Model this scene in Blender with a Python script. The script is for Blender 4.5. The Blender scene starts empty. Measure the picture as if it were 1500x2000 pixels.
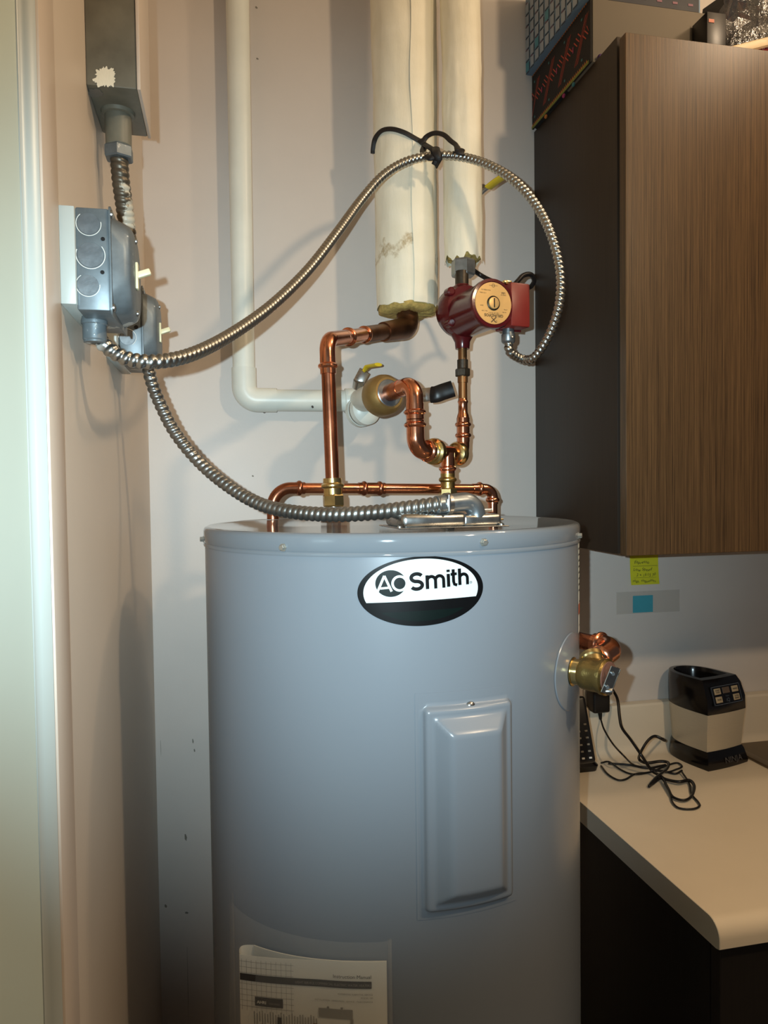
import bpy, bmesh, math, random
from mathutils import Vector, Matrix, noise as mnoise
random.seed(7)
SC = bpy.context.scene
COL = SC.collection
V = Vector
# ------------------------------------------------------------------ camera
FPX, YAW, PITCH, ROLL, CAMH = 1440.0, math.radians(12.15), math.radians(1.9), math.radians(.71), 1.5
CF = V((math.sin(YAW)*math.cos(PITCH), math.cos(YAW)*math.cos(PITCH), -math.sin(PITCH)))
_r0 = V((math.cos(YAW), -math.sin(YAW), 0)); _u0 = _r0.cross(CF)
CR = _r0*math.cos(ROLL) - _u0*math.sin(ROLL)
CU = _r0*math.sin(ROLL) + _u0*math.cos(ROLL)
CC = V((0, 0, CAMH))
cam = bpy.data.cameras.new('camera'); cam.sensor_fit = 'VERTICAL'; cam.sensor_height = 24
cam.lens = FPX/2000*24; cam.clip_start = .01
co = bpy.data.objects.new('camera', cam); COL.objects.link(co)
M = Matrix((CR, CU, -CF)).transposed().to_4x4(); M.translation = CC
co.matrix_world = M
SC.camera = co
# ------------------------------------------------------------------ light
w = bpy.data.worlds.new('world'); SC.world = w; w.use_nodes = True
w.node_tree.nodes['Background'].inputs[0].default_value = (.86, .92, 1, 1)
w.node_tree.nodes['Background'].inputs[1].default_value = .055
def lamp(name, kind, loc, energy, color, size, target=None, **k):
    l = bpy.data.lights.new(name, kind); l.energy = energy; l.color = color
    l.shadow_soft_size = size
    for a, b in k.items(): setattr(l, a, b)
    o = bpy.data.objects.new(name, l); COL.objects.link(o); o.location = loc
    if target is not None: o.rotation_euler = (V(target)-V(loc)).to_track_quat('-Z', 'Y').to_euler()
    return o
# the phone's own cool flash, just beside the lens
lamp('phone_flash', 'SPOT', CC - CR*.035 + CU*.018, 54, (.70, .91, 1.0), .004, CC+CF*1.0+CU*.05-CR*.06, spot_size=math.radians(76), spot_blend=1.0)
lamp('warm_kitchen_lamp', 'POINT', (.96, -.10, 2.30), 29, (1.0, .75, .48), .04)
lamp('warm_counter_lamp', 'POINT', (1.20, .74, 2.58), 11, (1.0, .75, .50), .05)
SC.view_settings.view_transform = 'Standard'; SC.view_settings.look = 'None'
SC.view_settings.exposure = 0; SC.view_settings.gamma = 1
SC.view_settings.use_curve_mapping = False
# ------------------------------------------------------------------ picture rays -> places
def ray(px, py): return CF + CR*((px-750)/FPX) - CU*((py-1000)/FPX)
def P(px, py, d): return CC + ray(px, py)*d
def PL(px, py, ax, v):
    r = ray(px, py); return CC + r*((v-CC[ax])/r[ax])
# ------------------------------------------------------------------ materials
def S(r, g, b):
    f = lambda c: (c/255/12.92) if c/255 <= .04045 else ((c/255+.055)/1.055)**2.4
    return (f(r), f(g), f(b))
def nodes(name):
    m = bpy.data.materials.new(name); m.use_nodes = True
    nt = m.node_tree; return m, nt, nt.nodes['Principled BSDF']
def add(nt, t, **k):
    n = nt.nodes.new(t)
    for a, b in k.items():
        if a in n.inputs.keys(): n.inputs[a].default_value = b
        else: setattr(n, a, b)
    return n
def coords(nt, stretch=(1, 1, 1), kind='Object'):
    tc = add(nt, 'ShaderNodeTexCoord'); mp = add(nt, 'ShaderNodeMapping')
    mp.inputs['Scale'].default_value = stretch
    nt.links.new(tc.outputs[kind], mp.inputs[0]); return mp.outputs[0]
def noise(nt, vec, scale, detail=4, rough=.55):
    n = add(nt, 'ShaderNodeTexNoise'); n.inputs['Scale'].default_value = scale
    n.inputs['Detail'].default_value = detail; n.inputs['Roughness'].default_value = rough
    nt.links.new(vec, n.inputs['Vector']); return n.outputs['Fac']
def ramp(nt, fac, stops, interp='LINEAR'):
    r = add(nt, 'ShaderNodeValToRGB'); r.color_ramp.interpolation = interp
    els = r.color_ramp.elements
    while len(els) < len(stops): els.new(.5)
    for e, (p, c) in zip(els, stops): e.position = p; e.color = (*c, 1) if len(c) == 3 else c
    nt.links.new(fac, r.inputs[0]); return r.outputs['Color']
def mixc(nt, fac, a, b):
    m = add(nt, 'ShaderNodeMix', data_type='RGBA')
    nt.links.new(fac, m.inputs['Factor'])
    for s, v in (('A', a), ('B', b)):
        i = [x for x in m.inputs if x.name == s and x.type == 'RGBA'][0]
        if isinstance(v, tuple): i.default_value = (*v[:3], 1)
        else: nt.links.new(v, i)
    return [x for x in m.outputs if x.type == 'RGBA'][0]
def bump(nt, b, h, strength, dist=.001):
    n = add(nt, 'ShaderNodeBump'); n.inputs['Strength'].default_value = strength; n.inputs['Distance'].default_value = dist
    nt.links.new(h, n.inputs['Height']); nt.links.new(n.outputs[0], b.inputs['Normal'])
def k(c, f): return tuple(min(1, x*f) for x in c)
def mat(name, c, rough=.5, metal=0, var=.08, scale=30, bmp=0, bscale=None, stretch=(1, 1, 1), rvar=.06, spec=.5, coat=0, alpha=1):
    m, nt, b = nodes(name); vec = coords(nt, stretch)
    n = noise(nt, vec, scale)
    nt.links.new(ramp(nt, n, [(.3, k(c, 1-var)), (.7, k(c, 1+var))]), b.inputs['Base Color'])
    rr = add(nt, 'ShaderNodeMapRange'); nt.links.new(n, rr.inputs[0])
    rr.inputs['To Min'].default_value = max(0, rough-rvar); rr.inputs['To Max'].default_value = min(1, rough+rvar)
    nt.links.new(rr.outputs[0], b.inputs['Roughness'])
    b.inputs['Metallic'].default_value = metal; b.inputs['Specular IOR Level'].default_value = spec
    b.inputs['Coat Weight'].default_value = coat; b.inputs['Coat Roughness'].default_value = .08
    b.inputs['Alpha'].default_value = alpha
    if bmp: bump(nt, b, noise(nt, vec, bscale or scale*3), bmp)
    return m
def splashed(name, c, paint, thr, scale=40, metal=.8, rough=.4):
    """metal with old paint splashed over it"""
    m, nt, b = nodes(name); vec = coords(nt)
    base = ramp(nt, noise(nt, vec, scale*2), [(.3, k(c, .8)), (.7, k(c, 1.2))])
    f = ramp(nt, noise(nt, vec, scale, 5, .6), [(thr, (0, 0, 0)), (thr+.03, (1, 1, 1))])
    nt.links.new(mixc(nt, f, base, paint), b.inputs['Base Color'])
    s = add(nt, 'ShaderNodeMath', operation='MULTIPLY_ADD'); nt.links.new(f, s.inputs[0]); s.inputs[1].default_value = -metal; s.inputs[2].default_value = metal
    nt.links.new(s.outputs[0], b.inputs['Metallic']); b.inputs['Roughness'].default_value = rough
    bump(nt, b, f, .4, .0006)
    return m
MT = {}
MT['wall'] = mat('wall_paint', S(210, 201, 193), .42, var=.025, scale=6, bmp=.12, bscale=160, spec=.35)
MT['wallL'] = mat('wall_paint_beige', S(214, 200, 184), .45, var=.03, scale=5, bmp=.15, bscale=120, spec=.35)
MT['trim'] = mat('trim_paint_beige', S(212, 196, 180), .4, var=.02, scale=8, bmp=.1, bscale=90)
MT['frame'] = mat('door_frame_paint', S(176, 181, 176), .3, var=.02, scale=5, bmp=.08, bscale=60)
MT['frame2'] = mat('door_paint', S(192, 202, 191), .4, var=.03, scale=4, bmp=.08, bscale=60)
MT['floor'] = mat('floor_vinyl', S(120, 112, 102), .45, var=.1, scale=14)
MT['ceil'] = mat('ceiling_paint', S(215, 208, 196), .8, var=.02)
MT['tank'] = mat('tank_enamel_grey', S(120, 126, 133), .27, var=.012, scale=4, spec=.55, rvar=.0)
MT['tanklid'] = mat('tank_lid_enamel_grey', S(114, 120, 126), .075, var=.012, scale=5, spec=.5, rvar=.01)
MT['steel'] = mat('zinc_steel', S(178, 178, 176), .28, 1, .1, 60)
MT['galv'] = mat('galvanised_steel', S(138, 144, 148), .36, .85, .16, 70, bmp=.1)
MT['galvbox'] = splashed('galvanised_box_steel', S(104, 112, 116), S(190, 186, 176), .64, 28, .4, .42)
MT['flex'] = mat('flexible_conduit_steel', S(172, 172, 168), .3, 1, .14, 25, bmp=.05)
def flexpainted():
    m, nt, b = nodes('conduit_steel_with_paint'); vec = coords(nt); c = S(172, 172, 168)
    sx = add(nt, 'ShaderNodeSeparateXYZ'); nt.links.new(vec, sx.inputs[0])
    lim = ramp(nt, sx.outputs['X'], [(0, (1, 1, 1)), (1, (0, 0, 0))])
    mr = add(nt, 'ShaderNodeMapRange'); nt.links.new(sx.outputs['X'], mr.inputs[0])
    for q, v_ in (('From Min', -.38), ('From Max', -.27), ('To Min', 1), ('To Max', 0)): mr.inputs[q].default_value = v_
    p = ramp(nt, noise(nt, vec, 42, 4, .6), [(.50, (0, 0, 0)), (.53, (1, 1, 1))])
    mu_ = add(nt, 'ShaderNodeMath', operation='MULTIPLY'); nt.links.new(mr.outputs[0], mu_.inputs[0]); nt.links.new(p, mu_.inputs[1])
    g = ramp(nt, mu_.outputs[0], [(.45, (0, 0, 0)), (.55, (1, 1, 1))])
    nt.links.new(mixc(nt, g, c, S(214, 210, 200)), b.inputs['Base Color'])
    iv = add(nt, 'ShaderNodeMath', operation='SUBTRACT'); iv.inputs[0].default_value = 1; nt.links.new(g, iv.inputs[1]); nt.links.new(iv.outputs[0], b.inputs['Metallic'])
    b.inputs['Roughness'].default_value = .3
    return m
MT['flexA'] = flexpainted()
MT['flexB'] = mat('flexible_conduit_grey_steel', S(148, 148, 145), .34, .95, .14, 25, bmp=.05)
MT['flexpaint'] = splashed('painted_flexible_conduit', S(96, 88, 76), S(186, 178, 160), .56, 22, .6, .4)
MT['greypaint'] = splashed('grey_box_paint', S(112, 108, 94), S(206, 196, 176), .74, 14, .0, .45)
MT['cream'] = mat('cream_plastic', S(216, 205, 165), .4, var=.05)
MT['copper'] = mat('copper', S(222, 150, 116), .17, 1, .12, 22, bmp=.04, bscale=200, stretch=(1, 1, .35))
MT['copperdull'] = mat('copper_tarnished', S(176, 112, 84), .26, 1, .16, 26, bmp=.05)
MT['bronze'] = mat('dark_bronze', S(116, 80, 58), .38, .9, .22, 40, bmp=.2)
MT['brass'] = mat('brass', S(224, 200, 140), .2, 1, .1, 40)
MT['brassrough'] = mat('cast_brass', S(176, 150, 92), .34, 1, .12, 90, bmp=.35, bscale=380)
MT['olive'] = mat('olive_brass_union', S(150, 122, 72), .45, .6, .14, 30, bmp=.15)
MT['blackpipe'] = mat('dark_oxidised_pipe', S(64, 56, 46), .42, .6, .3, 60, bmp=.25)
MT['oldcopper'] = mat('aged_brown_copper', S(138, 98, 62), .36, .85, .3, 30, stretch=(1, 1, .3))
MT['whitepipe'] = mat('white_painted_pipe', S(222, 225, 216), .36, var=.05, scale=14, bmp=.15, bscale=80)
MT['yellow'] = mat('yellow_vinyl_grip', S(214, 186, 40), .4, var=.06)
MT['black'] = mat('black_plastic', S(24, 22, 22), .35, var=.15, spec=.4)
MT['blackgloss'] = mat('black_gloss_plastic', S(16, 13, 13), .16, var=.1)
MT['strap'] = mat('black_ribbon', S(22, 19, 20), .55, var=.3, scale=120, bmp=.4, bscale=500)
MT['red'] = mat('red_pump_paint', S(82, 19, 23), .2, var=.05, scale=40, bmp=.12, bscale=120)
MT['redbox'] = mat('red_terminal_box', S(122, 36, 30), .4, var=.04, scale=60)
MT['gold'] = mat('gold_label', S(216, 172, 108), .4, .35, .05, 40)
MT['goldtext'] = mat('label_print_brown', S(96, 70, 40), .5, var=.05)
MT['white'] = mat('white_label', S(204, 213, 212), .4, var=.015, spec=.3)
MT['lblack'] = mat('black_label_print', S(12, 12, 13), .35, var=.05, spec=.15)
MT['lgreen'] = mat('dark_green_label_print', S(9, 19, 17), .35, var=.08, spec=.15)
MT['orange'] = mat('orange_label_print', S(176, 88, 50), .5, var=.05)
MT['paper'] = mat('manual_paper', S(206, 200, 186), .7, var=.03, scale=12)
MT['ink'] = mat('manual_ink', S(46, 42, 40), .7, var=.08)
MT['inkgrey'] = mat('manual_ink_grey', S(128, 122, 112), .7, var=.08)
MT['inkbrown'] = mat('manual_ink_brown', S(120, 84, 58), .7, var=.08)
MT['pouch'] = mat('clear_plastic_pouch', S(220, 220, 215), .18, var=.02, alpha=.10)
MT['tape'] = mat('clear_tape', S(196, 190, 178), .3, var=.02, alpha=.13)
MT['bagfilm'] = mat('clear_bag_film', S(230, 226, 220), .08, var=.02, alpha=.13, spec=1)
def film():
    m, nt, b = nodes('crinkled_clear_film'); vec = coords(nt)
    nt.nodes.remove(b); t = add(nt, 'ShaderNodeBsdfTransparent'); g = add(nt, 'ShaderNodeBsdfGlossy'); g.inputs['Roughness'].default_value = .12
    n = add(nt, 'ShaderNodeBump'); n.inputs['Strength'].default_value = 1; n.inputs['Distance'].default_value = .006
    nt.links.new(noise(nt, vec, 45, 4, .6), n.inputs['Height']); nt.links.new(n.outputs[0], g.inputs['Normal'])
    x = add(nt, 'ShaderNodeMixShader'); nt.links.new(ramp(nt, noise(nt, vec, 18, 3), [(.35, (.05, .05, .05)), (.7, (.20, .20, .20))]), x.inputs[0])
    nt.links.new(t.outputs[0], x.inputs[1]); nt.links.new(g.outputs[0], x.inputs[2]); nt.links.new(x.outputs[0], nt.nodes['Material Output'].inputs[0])
    return m
MT['bagfilm'] = film()
MT['screwhead'] = mat('bright_screw', S(176, 174, 166), .35, .8, .08)
MT['counter'] = mat('laminate_counter', S(222, 208, 186), .38, var=.025, scale=9, spec=.4)
MT['counteredge'] = mat('laminate_end_strip', S(196, 190, 176), .42, var=.03, scale=9)
MT['splash'] = mat('laminate_backsplash', S(206, 198, 184), .38, var=.02, scale=9)
MT['note'] = mat('yellow_sticky_note', S(214, 208, 40), .7, var=.04)
MT['teal'] = mat('teal_sticky_note', S(66, 156, 172), .7, var=.05)
MT['brushed'] = mat('brushed_steel', S(204, 192, 170), .36, .3, .06, 60, stretch=(1, 1, 40), bmp=.05)
MT['button'] = mat('silver_button', S(196, 178, 146), .4, .4, .06, 60)
MT['screen'] = mat('display_glass', S(92, 78, 66), .25, var=.05)
MT['chrome'] = mat('chrome_line', S(200, 196, 190), .2, 1, .05)
MT['sink'] = mat('sink_steel', S(120, 108, 92), .4, .8, .06, 40)
MT['carton'] = mat('grey_cardboard', S(106, 98, 86), .8, var=.05, scale=10)
MT['blue'] = mat('blue_grey_gift_paper', S(104, 132, 158), .6, var=.06, scale=12)
MT['paleblue'] = mat('pale_grey_print', S(150, 162, 176), .6, var=.08, scale=24)
MT['tealp'] = mat('teal_print', S(74, 140, 160), .6, var=.08)
MT['navy'] = mat('navy_print_and_shade', S(18, 22, 34), .6, var=.1)
MT['pinkp'] = mat('pink_print', S(120, 78, 92), .6, var=.1)
MT['cloth'] = mat('black_embroidered_cloth', S(30, 25, 22), .85, var=.2, scale=200, bmp=.4, bscale=400)
MT['threadred'] = mat('red_thread', S(176, 72, 54), .8, var=.2, scale=300)
MT['threadgreen'] = mat('green_thread', S(110, 118, 46), .8, var=.25, scale=200)
MT['threadmix'] = mat('orange_thread', S(176, 104, 40), .8, var=.25, scale=300)
MT['threadpink'] = mat('magenta_thread', S(150, 50, 90), .8, var=.2, scale=300)
MT['threadteal'] = mat('teal_thread', S(60, 110, 110), .8, var=.2, scale=300)
MT['purple'] = mat('purple_cloth', S(62, 34, 84), .8, var=.2, scale=100)
MT['redcard'] = mat('red_card', S(160, 34, 34), .5, var=.08)
MT['palewood'] = mat('pale_wrapped_stick', S(206, 186, 150), .5, var=.08)
MT['whitepl'] = mat('white_plate_plastic', S(222, 220, 212), .35, var=.02)
MT['capred'] = mat('copper_red_tag', S(118, 82, 68), .5, var=.25, scale=150)
def wood(name, a, b_, rough=.42):
    m, nt, b = nodes(name)
    n1 = noise(nt, coords(nt, (650, 650, 4)), 1.0, 5, .65)
    n2 = noise(nt, coords(nt, (900, 900, 14)), 1.0, 3, .6)
    s = add(nt, 'ShaderNodeMath', operation='MULTIPLY_ADD'); nt.links.new(n2, s.inputs[0]); s.inputs[1].default_value = .5
    nt.links.new(n1, s.inputs[2])
    nt.links.new(ramp(nt, s.outputs[0], [(.52, a), (.95, b_)]), b.inputs['Base Color'])
    b.inputs['Roughness'].default_value = rough; b.inputs['Specular IOR Level'].default_value = .35
    bump(nt, b, s.outputs[0], .12, .0006)
    return m
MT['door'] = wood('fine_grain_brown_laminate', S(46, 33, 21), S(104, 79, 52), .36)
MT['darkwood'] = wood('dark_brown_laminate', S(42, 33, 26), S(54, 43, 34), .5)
MT['base'] = wood('espresso_base_laminate', S(24, 20, 18), S(34, 29, 26), .5)
def insulation(name, z0, stain):
    m, nt, b = nodes(name); vec = coords(nt)
    n = noise(nt, vec, 18)
    base = ramp(nt, n, [(.3, S(232, 225, 202)), (.7, S(240, 234, 214))])
    if stain:
        sx = add(nt, 'ShaderNodeSeparateXYZ'); nt.links.new(vec, sx.inputs[0])
        wob = noise(nt, vec, 22, 4, .6)
        a = add(nt, 'ShaderNodeMath', operation='MULTIPLY_ADD'); nt.links.new(wob, a.inputs[0]); a.inputs[1].default_value = .16; nt.links.new(sx.outputs['Z'], a.inputs[2])
        c = add(nt, 'ShaderNodeMath', operation='SUBTRACT'); nt.links.new(a.outputs[0], c.inputs[0]); c.inputs[1].default_value = z0
        e = add(nt, 'ShaderNodeMath', operation='ABSOLUTE'); nt.links.new(c.outputs[0], e.inputs[0])
        f = ramp(nt, e.outputs[0], [(0, (1, 1, 1)), (.012, (0, 0, 0))])
        t = noise(nt, vec, 55, 4, .7)
        g = add(nt, 'ShaderNodeMath', operation='MULTIPLY'); nt.links.new(f, g.inputs[0])
        nt.links.new(ramp(nt, t, [(.35, (0, 0, 0)), (.6, (.75, .75, .75))]), g.inputs[1])
        base = mixc(nt, g.outputs[0], base, S(160, 132, 78))
    nt.links.new(base, b.inputs['Base Color']); b.inputs['Roughness'].default_value = .6
    bump(nt, b, noise(nt, coords(nt, (1, 1, .35)), 30, 6, .6), .5, .004)
    return m
MT['lag'] = insulation('canvas_pipe_jacket', 0, False)
MT['lagstain'] = insulation('stained_canvas_pipe_jacket', -.205, True)
MT['fibre'] = mat('yellow_glass_fibre', S(176, 150, 84), .9, var=.3, scale=140, bmp=1, bscale=240)
# ------------------------------------------------------------------ geometry helpers: geo = (verts, faces)
def join(*gs):
    vs, fs = [], []
    for v, f in gs:
        o = len(vs); vs += v; fs += [tuple(i+o for i in q) for q in f]
    return vs, fs
def basis(a, up=None):
    a = a.normalized(); u = V(up) if up is not None else (V((0, 0, 1)) if abs(a.z) < .9 else V((1, 0, 0)))
    x = u.cross(a).normalized(); return x, a.cross(x).normalized()
def lathe(p0, ax, prof, n=32, sx=1):
    """revolve profile [(t, r)...] around p0 + t*ax"""
    ax = ax.normalized(); x, y = basis(ax); vs, fs = [], []
    for t, r in prof:
        for i in range(n):
            a = 2*math.pi*i/n; vs.append(p0 + ax*t + (x*math.cos(a)*sx + y*math.sin(a))*r)
    for j in range(len(prof)-1):
        for i in range(n):
            a, b = j*n+i, j*n+(i+1) % n; fs.append((a, b, b+n, a+n))
    fs.append(tuple(range(n-1, -1, -1))); m = (len(prof)-1)*n; fs.append(tuple(range(m, m+n)))
    return vs, fs
def cyl(p0, p1, r, r1=None, n=28, bev=0):
    d = p1-p0; L = d.length; r1 = r if r1 is None else r1
    pr = [(0, r), (L, r1)] if not bev else [(0, r-bev), (bev*.3, r-bev*.3), (bev, r), (L-bev, r1), (L-bev*.3, r1-bev*.3), (L, r1-bev)]
    return lathe(p0, d, pr, n)
def catmull(pts, n=10):
    out = []; q = [pts[0]*2-pts[1]] + list(pts) + [pts[-1]*2-pts[-2]]
    for i in range(1, len(q)-2):
        a, b, c, d = q[i-1:i+3]
        for s in range(n):
            t = s/n; out.append(.5*((2*b)+(c-a)*t+(2*a-5*b+4*c-d)*t*t+(3*b-a-3*c+d)*t**3))
    out.append(pts[-1]); return out
def resample(pts, step):
    L = [0]
    for a, b in zip(pts, pts[1:]): L.append(L[-1]+(b-a).length)
    n = max(2, int(L[-1]/step)); out = []; j = 0
    for i in range(n+1):
        s = L[-1]*i/n
        while j < len(L)-2 and L[j+1] < s: j += 1
        t = (s-L[j])/max(1e-9, L[j+1]-L[j]); out.append(pts[j].lerp(pts[j+1], min(1, t)))
    return out
def fillet(pts, r, n=10):
    out = [pts[0]]
    for a, b, c in zip(pts, pts[1:], pts[2:]):
        u, v = (a-b).normalized(), (c-b).normalized(); ang = u.angle(v); h = r/math.tan(ang/2)
        h = min(h, (a-b).length*.98, (c-b).length*.98)
        p, q = b+u*h, b+v*h; rr = h*math.tan(ang/2); ctr = b + (u+v).normalized()*(rr/math.sin(ang/2))
        e0, e1 = p-ctr, q-ctr; tot = e0.angle(e1)
        for i in range(n+1):
            t = i/n; s = (e0*math.sin((1-t)*tot)+e1*math.sin(t*tot))/math.sin(tot); out.append(ctr+s)
    out.append(pts[-1]); return out
def sweep(pts, rad, n=16, flat=1.0, up=None, cap=True):
    """tube along pts; rad number or f(arc length, angle); flat squeezes one axis"""
    vs, fs = [], []; T = []
    for i in range(len(pts)):
        a, b = pts[max(0, i-1)], pts[min(len(pts)-1, i+1)]; T.append((b-a).normalized())
    x, y = basis(T[0], up); s = 0
    for i, p in enumerate(pts):
        if i: s += (p-pts[i-1]).length
        if up is not None: x, y = basis(T[i], up)
        else:
            x = (x - T[i]*x.dot(T[i])).normalized(); y = T[i].cross(x)
        for j in range(n):
            a = 2*math.pi*j/n; r = rad(s, a) if callable(rad) else rad
            vs.append(p + (x*math.cos(a) + y*math.sin(a)*flat)*r)
    for i in range(len(pts)-1):
        for j in range(n):
            a, b = i*n+j, i*n+(j+1) % n; fs.append((a, b, b+n, a+n))
    if cap:
        fs.append(tuple(range(n-1, -1, -1))); m = (len(pts)-1)*n; fs.append(tuple(range(m, m+n)))
    return vs, fs
def bmgeo(bm):
    bm.verts.ensure_lookup_table(); bm.verts.index_update()
    g = ([v.co.copy() for v in bm.verts], [tuple(v.index for v in f.verts) for f in bm.faces]); bm.free(); return g
def rbox(c, s, bev=0, seg=2, fr=None):
    """box centred at c, size s, bevelled; fr = (x, y, z) axes"""
    bm = bmesh.new(); bmesh.ops.create_cube(bm, size=1)
    for v in bm.verts: v.co = V((v.co.x*s[0], v.co.y*s[1], v.co.z*s[2]))
    if bev: bmesh.ops.bevel(bm, geom=list(bm.edges), offset=bev, segments=seg, profile=.5, affect='EDGES')
    X, Y, Z = fr or (V((1, 0, 0)), V((0, 1, 0)), V((0, 0, 1)))
    for v in bm.verts: v.co = V(c) + X*v.co.x + Y*v.co.y + Z*v.co.z
    return bmgeo(bm)
def span(a, b, bev=0, seg=2):
    a, b = V(a), V(b); return rbox((a+b)/2, [abs(q) for q in (b-a)], bev, seg)
def prism(poly, f0, f1):
    """poly 2d points; f0/f1 map (u, v) to the two end planes"""
    n = len(poly); vs = [f0(*p) for p in poly]+[f1(*p) for p in poly]
    return vs, [tuple(range(n-1, -1, -1)), tuple(range(n, 2*n))]+[(i, (i+1) % n, (i+1) % n+n, i+n) for i in range(n)]
def loft(rings, cap=True):
    n = len(rings[0]); vs = [p for r in rings for p in r]; fs = []
    for i in range(len(rings)-1):
        for j in range(n):
            a, b = i*n+j, i*n+(j+1) % n; fs.append((a, b, b+n, a+n))
    if cap: fs += [tuple(range(n-1, -1, -1)), tuple(range(len(vs)-n, len(vs)))]
    return vs, fs
def rrect(w_, h_, r, n=6):
    out = []
    for cx, cy, a0 in ((w_/2-r, h_/2-r, 0), (-w_/2+r, h_/2-r, 90), (-w_/2+r, -h_/2+r, 180), (w_/2-r, -h_/2+r, 270)):
        for i in range(n+1):
            a = math.radians(a0+90*i/n); out.append((cx+r*math.cos(a), cy+r*math.sin(a)))
    return out
def sheet(f, nu, nv, thick=None):
    """grid surface f(u, v, side) with a second skin when thick"""
    vs = [f(i/nu, j/nv, 0) for j in range(nv+1) for i in range(nu+1)]; q = nu+1; N = len(vs)
    fs = [(j*q+i, j*q+i+1, (j+1)*q+i+1, (j+1)*q+i) for j in range(nv) for i in range(nu)]
    if thick:
        vs += [f(i/nu, j/nv, 1) for j in range(nv+1) for i in range(nu+1)]
        fs += [tuple(N+x for x in reversed(q_)) for q_ in fs[:]]
        rim = [i for i in range(nu)] + [nu+q*j for j in range(nv)] + [q*nv+i for i in range(nu, 0, -1)] + [q*j for j in range(nv, 0, -1)]
        for a, b in zip(rim, rim[1:]+rim[:1]): fs.append((b, a, a+N, b+N))
    return vs, fs
WL = {}
def make(name, geo, m, parent=None, smooth=35):
    vs, fs = geo; lo = V([min(v[i] for v in vs) for i in range(3)]); hi = V([max(v[i] for v in vs) for i in range(3)])
    c = (lo+hi)/2; c.z = c.z if parent else lo.z
    if parent: c = (lo+hi)/2
    me = bpy.data.meshes.new(name); me.from_pydata([tuple(v-c) for v in vs], [], fs)
    bm = bmesh.new(); bm.from_mesh(me); bmesh.ops.recalc_face_normals(bm, faces=bm.faces)
    for f in bm.faces: f.smooth = smooth > 0
    if 0 < smooth < 180:
        lim = math.radians(smooth)
        for e in bm.edges:
            if len(e.link_faces) == 2 and e.calc_face_angle(0) > lim: e.smooth = False
    bm.to_mesh(me); bm.free()
    me.materials.append(MT[m]); o = bpy.data.objects.new(name, me); COL.objects.link(o); WL[o.name] = c
    if parent: o.parent = parent; o.location = c - WL[parent.name]
    else: o.location = c
    return o
def part(name, geo, m, parent, smooth=35, label=None):
    o = make(name, geo, m, parent, smooth)
    if label: o['label'] = label
    return o
def tag(o, label, cat, group=None):
    o['label'] = label; o['category'] = cat
    if group: o['group'] = group
    return o
def solo(name, geo, m, label, cat, group=None, smooth=35): return tag(make(name, geo, m, None, smooth), label, cat, group)
def thing(name, label, cat, loc, group=None):
    o = bpy.data.objects.new(name, None); COL.objects.link(o); o.location = loc; o.empty_display_size = .02; WL[o.name] = V(loc)
    return tag(o, label, cat, group)
def struct(name, geo, m, smooth=35, parent=None):
    o = make(name, geo, m, parent, smooth)
    if not parent: o['kind'] = 'structure'
    return o
def text2d(s, size, bold=0, align='CENTER', sx=1, res=3):
    cu = bpy.data.curves.new('t', 'FONT'); cu.body = s; cu.size = size; cu.offset = bold; cu.align_x = align; cu.resolution_u = res
    o = bpy.data.objects.new('t', cu); COL.objects.link(o)
    dg = bpy.context.evaluated_depsgraph_get(); me = bpy.data.meshes.new_from_object(o.evaluated_get(dg))
    g = ([(v.co.x*sx, v.co.y) for v in me.vertices], [tuple(p.vertices) for p in me.polygons])
    bpy.data.objects.remove(o); bpy.data.curves.remove(cu); bpy.data.meshes.remove(me); return g
def mapped(g2, f): return [f(*p) for p in g2[0]], list(g2[1])
def quad2(x0, y0, x1, y1, n=1):
    vs = []; fs = []
    for i in range(n+1):
        x = x0+(x1-x0)*i/n; vs += [(x, y0), (x, y1)]
    for i in range(n): fs.append((2*i, 2*i+2, 2*i+3, 2*i+1))
    return vs, fs
def line2(a, b, w_):
    a, b = V((*a, 0)), V((*b, 0)); d = (b-a).normalized(); q = V((-d.y, d.x, 0))*w_/2
    return [tuple((p)[:2]) for p in (a-q, b-q, b+q, a+q)], [(0, 1, 2, 3)]
def plane(o, x, y, n, off): return lambda u, v: o + x*u + y*v + n*off
X1, Y1, Z1 = V((1, 0, 0)), V((0, 1, 0)), V((0, 0, 1))
# ------------------------------------------------------------------ room
WY, LX = 1.5, -.143
struct('wall_back', span((-.6, WY, -.0), (3.2, WY+.1, 2.75)), 'wall')
struct('wall_left', span((LX-.12, .7225, 0), (LX, WY, 2.75)), 'wallL')
struct('trim_1', join(span((LX-.1, .6625, 0), (LX+.0012, .7205, 2.75), .0015)), 'trim')
def jamb():
    pr = [(LX-.1, .662), (LX-.0012, .662), (LX-.0004, .6585), (LX-.0035, .6555), (LX-.008, .6535), (LX-.0115, .6525), (LX-.0128, .650), (LX-.1, .650)]
    return prism(pr, lambda x, y: V((x, y, 0)), lambda x, y: V((x, y, 2.75)))
struct('trim_2', jamb(), 'frame', 50)
_t = math.radians(17); _dv = V((-math.sin(_t), -math.cos(_t), 0)); _dn = V((-math.cos(_t), math.sin(_t), 0)); _d0 = V((LX-.0135, .6492, .01))
struct('door_1', prism([(0, 0), (.80, 0), (.80, .04), (0, .04)], lambda a, b: _d0+_dv*a+_dn*b, lambda a, b: _d0+_dv*a+_dn*b+Z1*2.73), 'frame2')
struct('floor', span((-.6, -1.6, -.06), (3.2, WY+.1, 0)), 'floor')
struct('ceiling', span((-.6, -1.6, 2.75), (3.2, WY+.1, 2.81)), 'ceil')
wb_ = [o for o in COL.objects if o.name == 'wall_back'][0]
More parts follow.
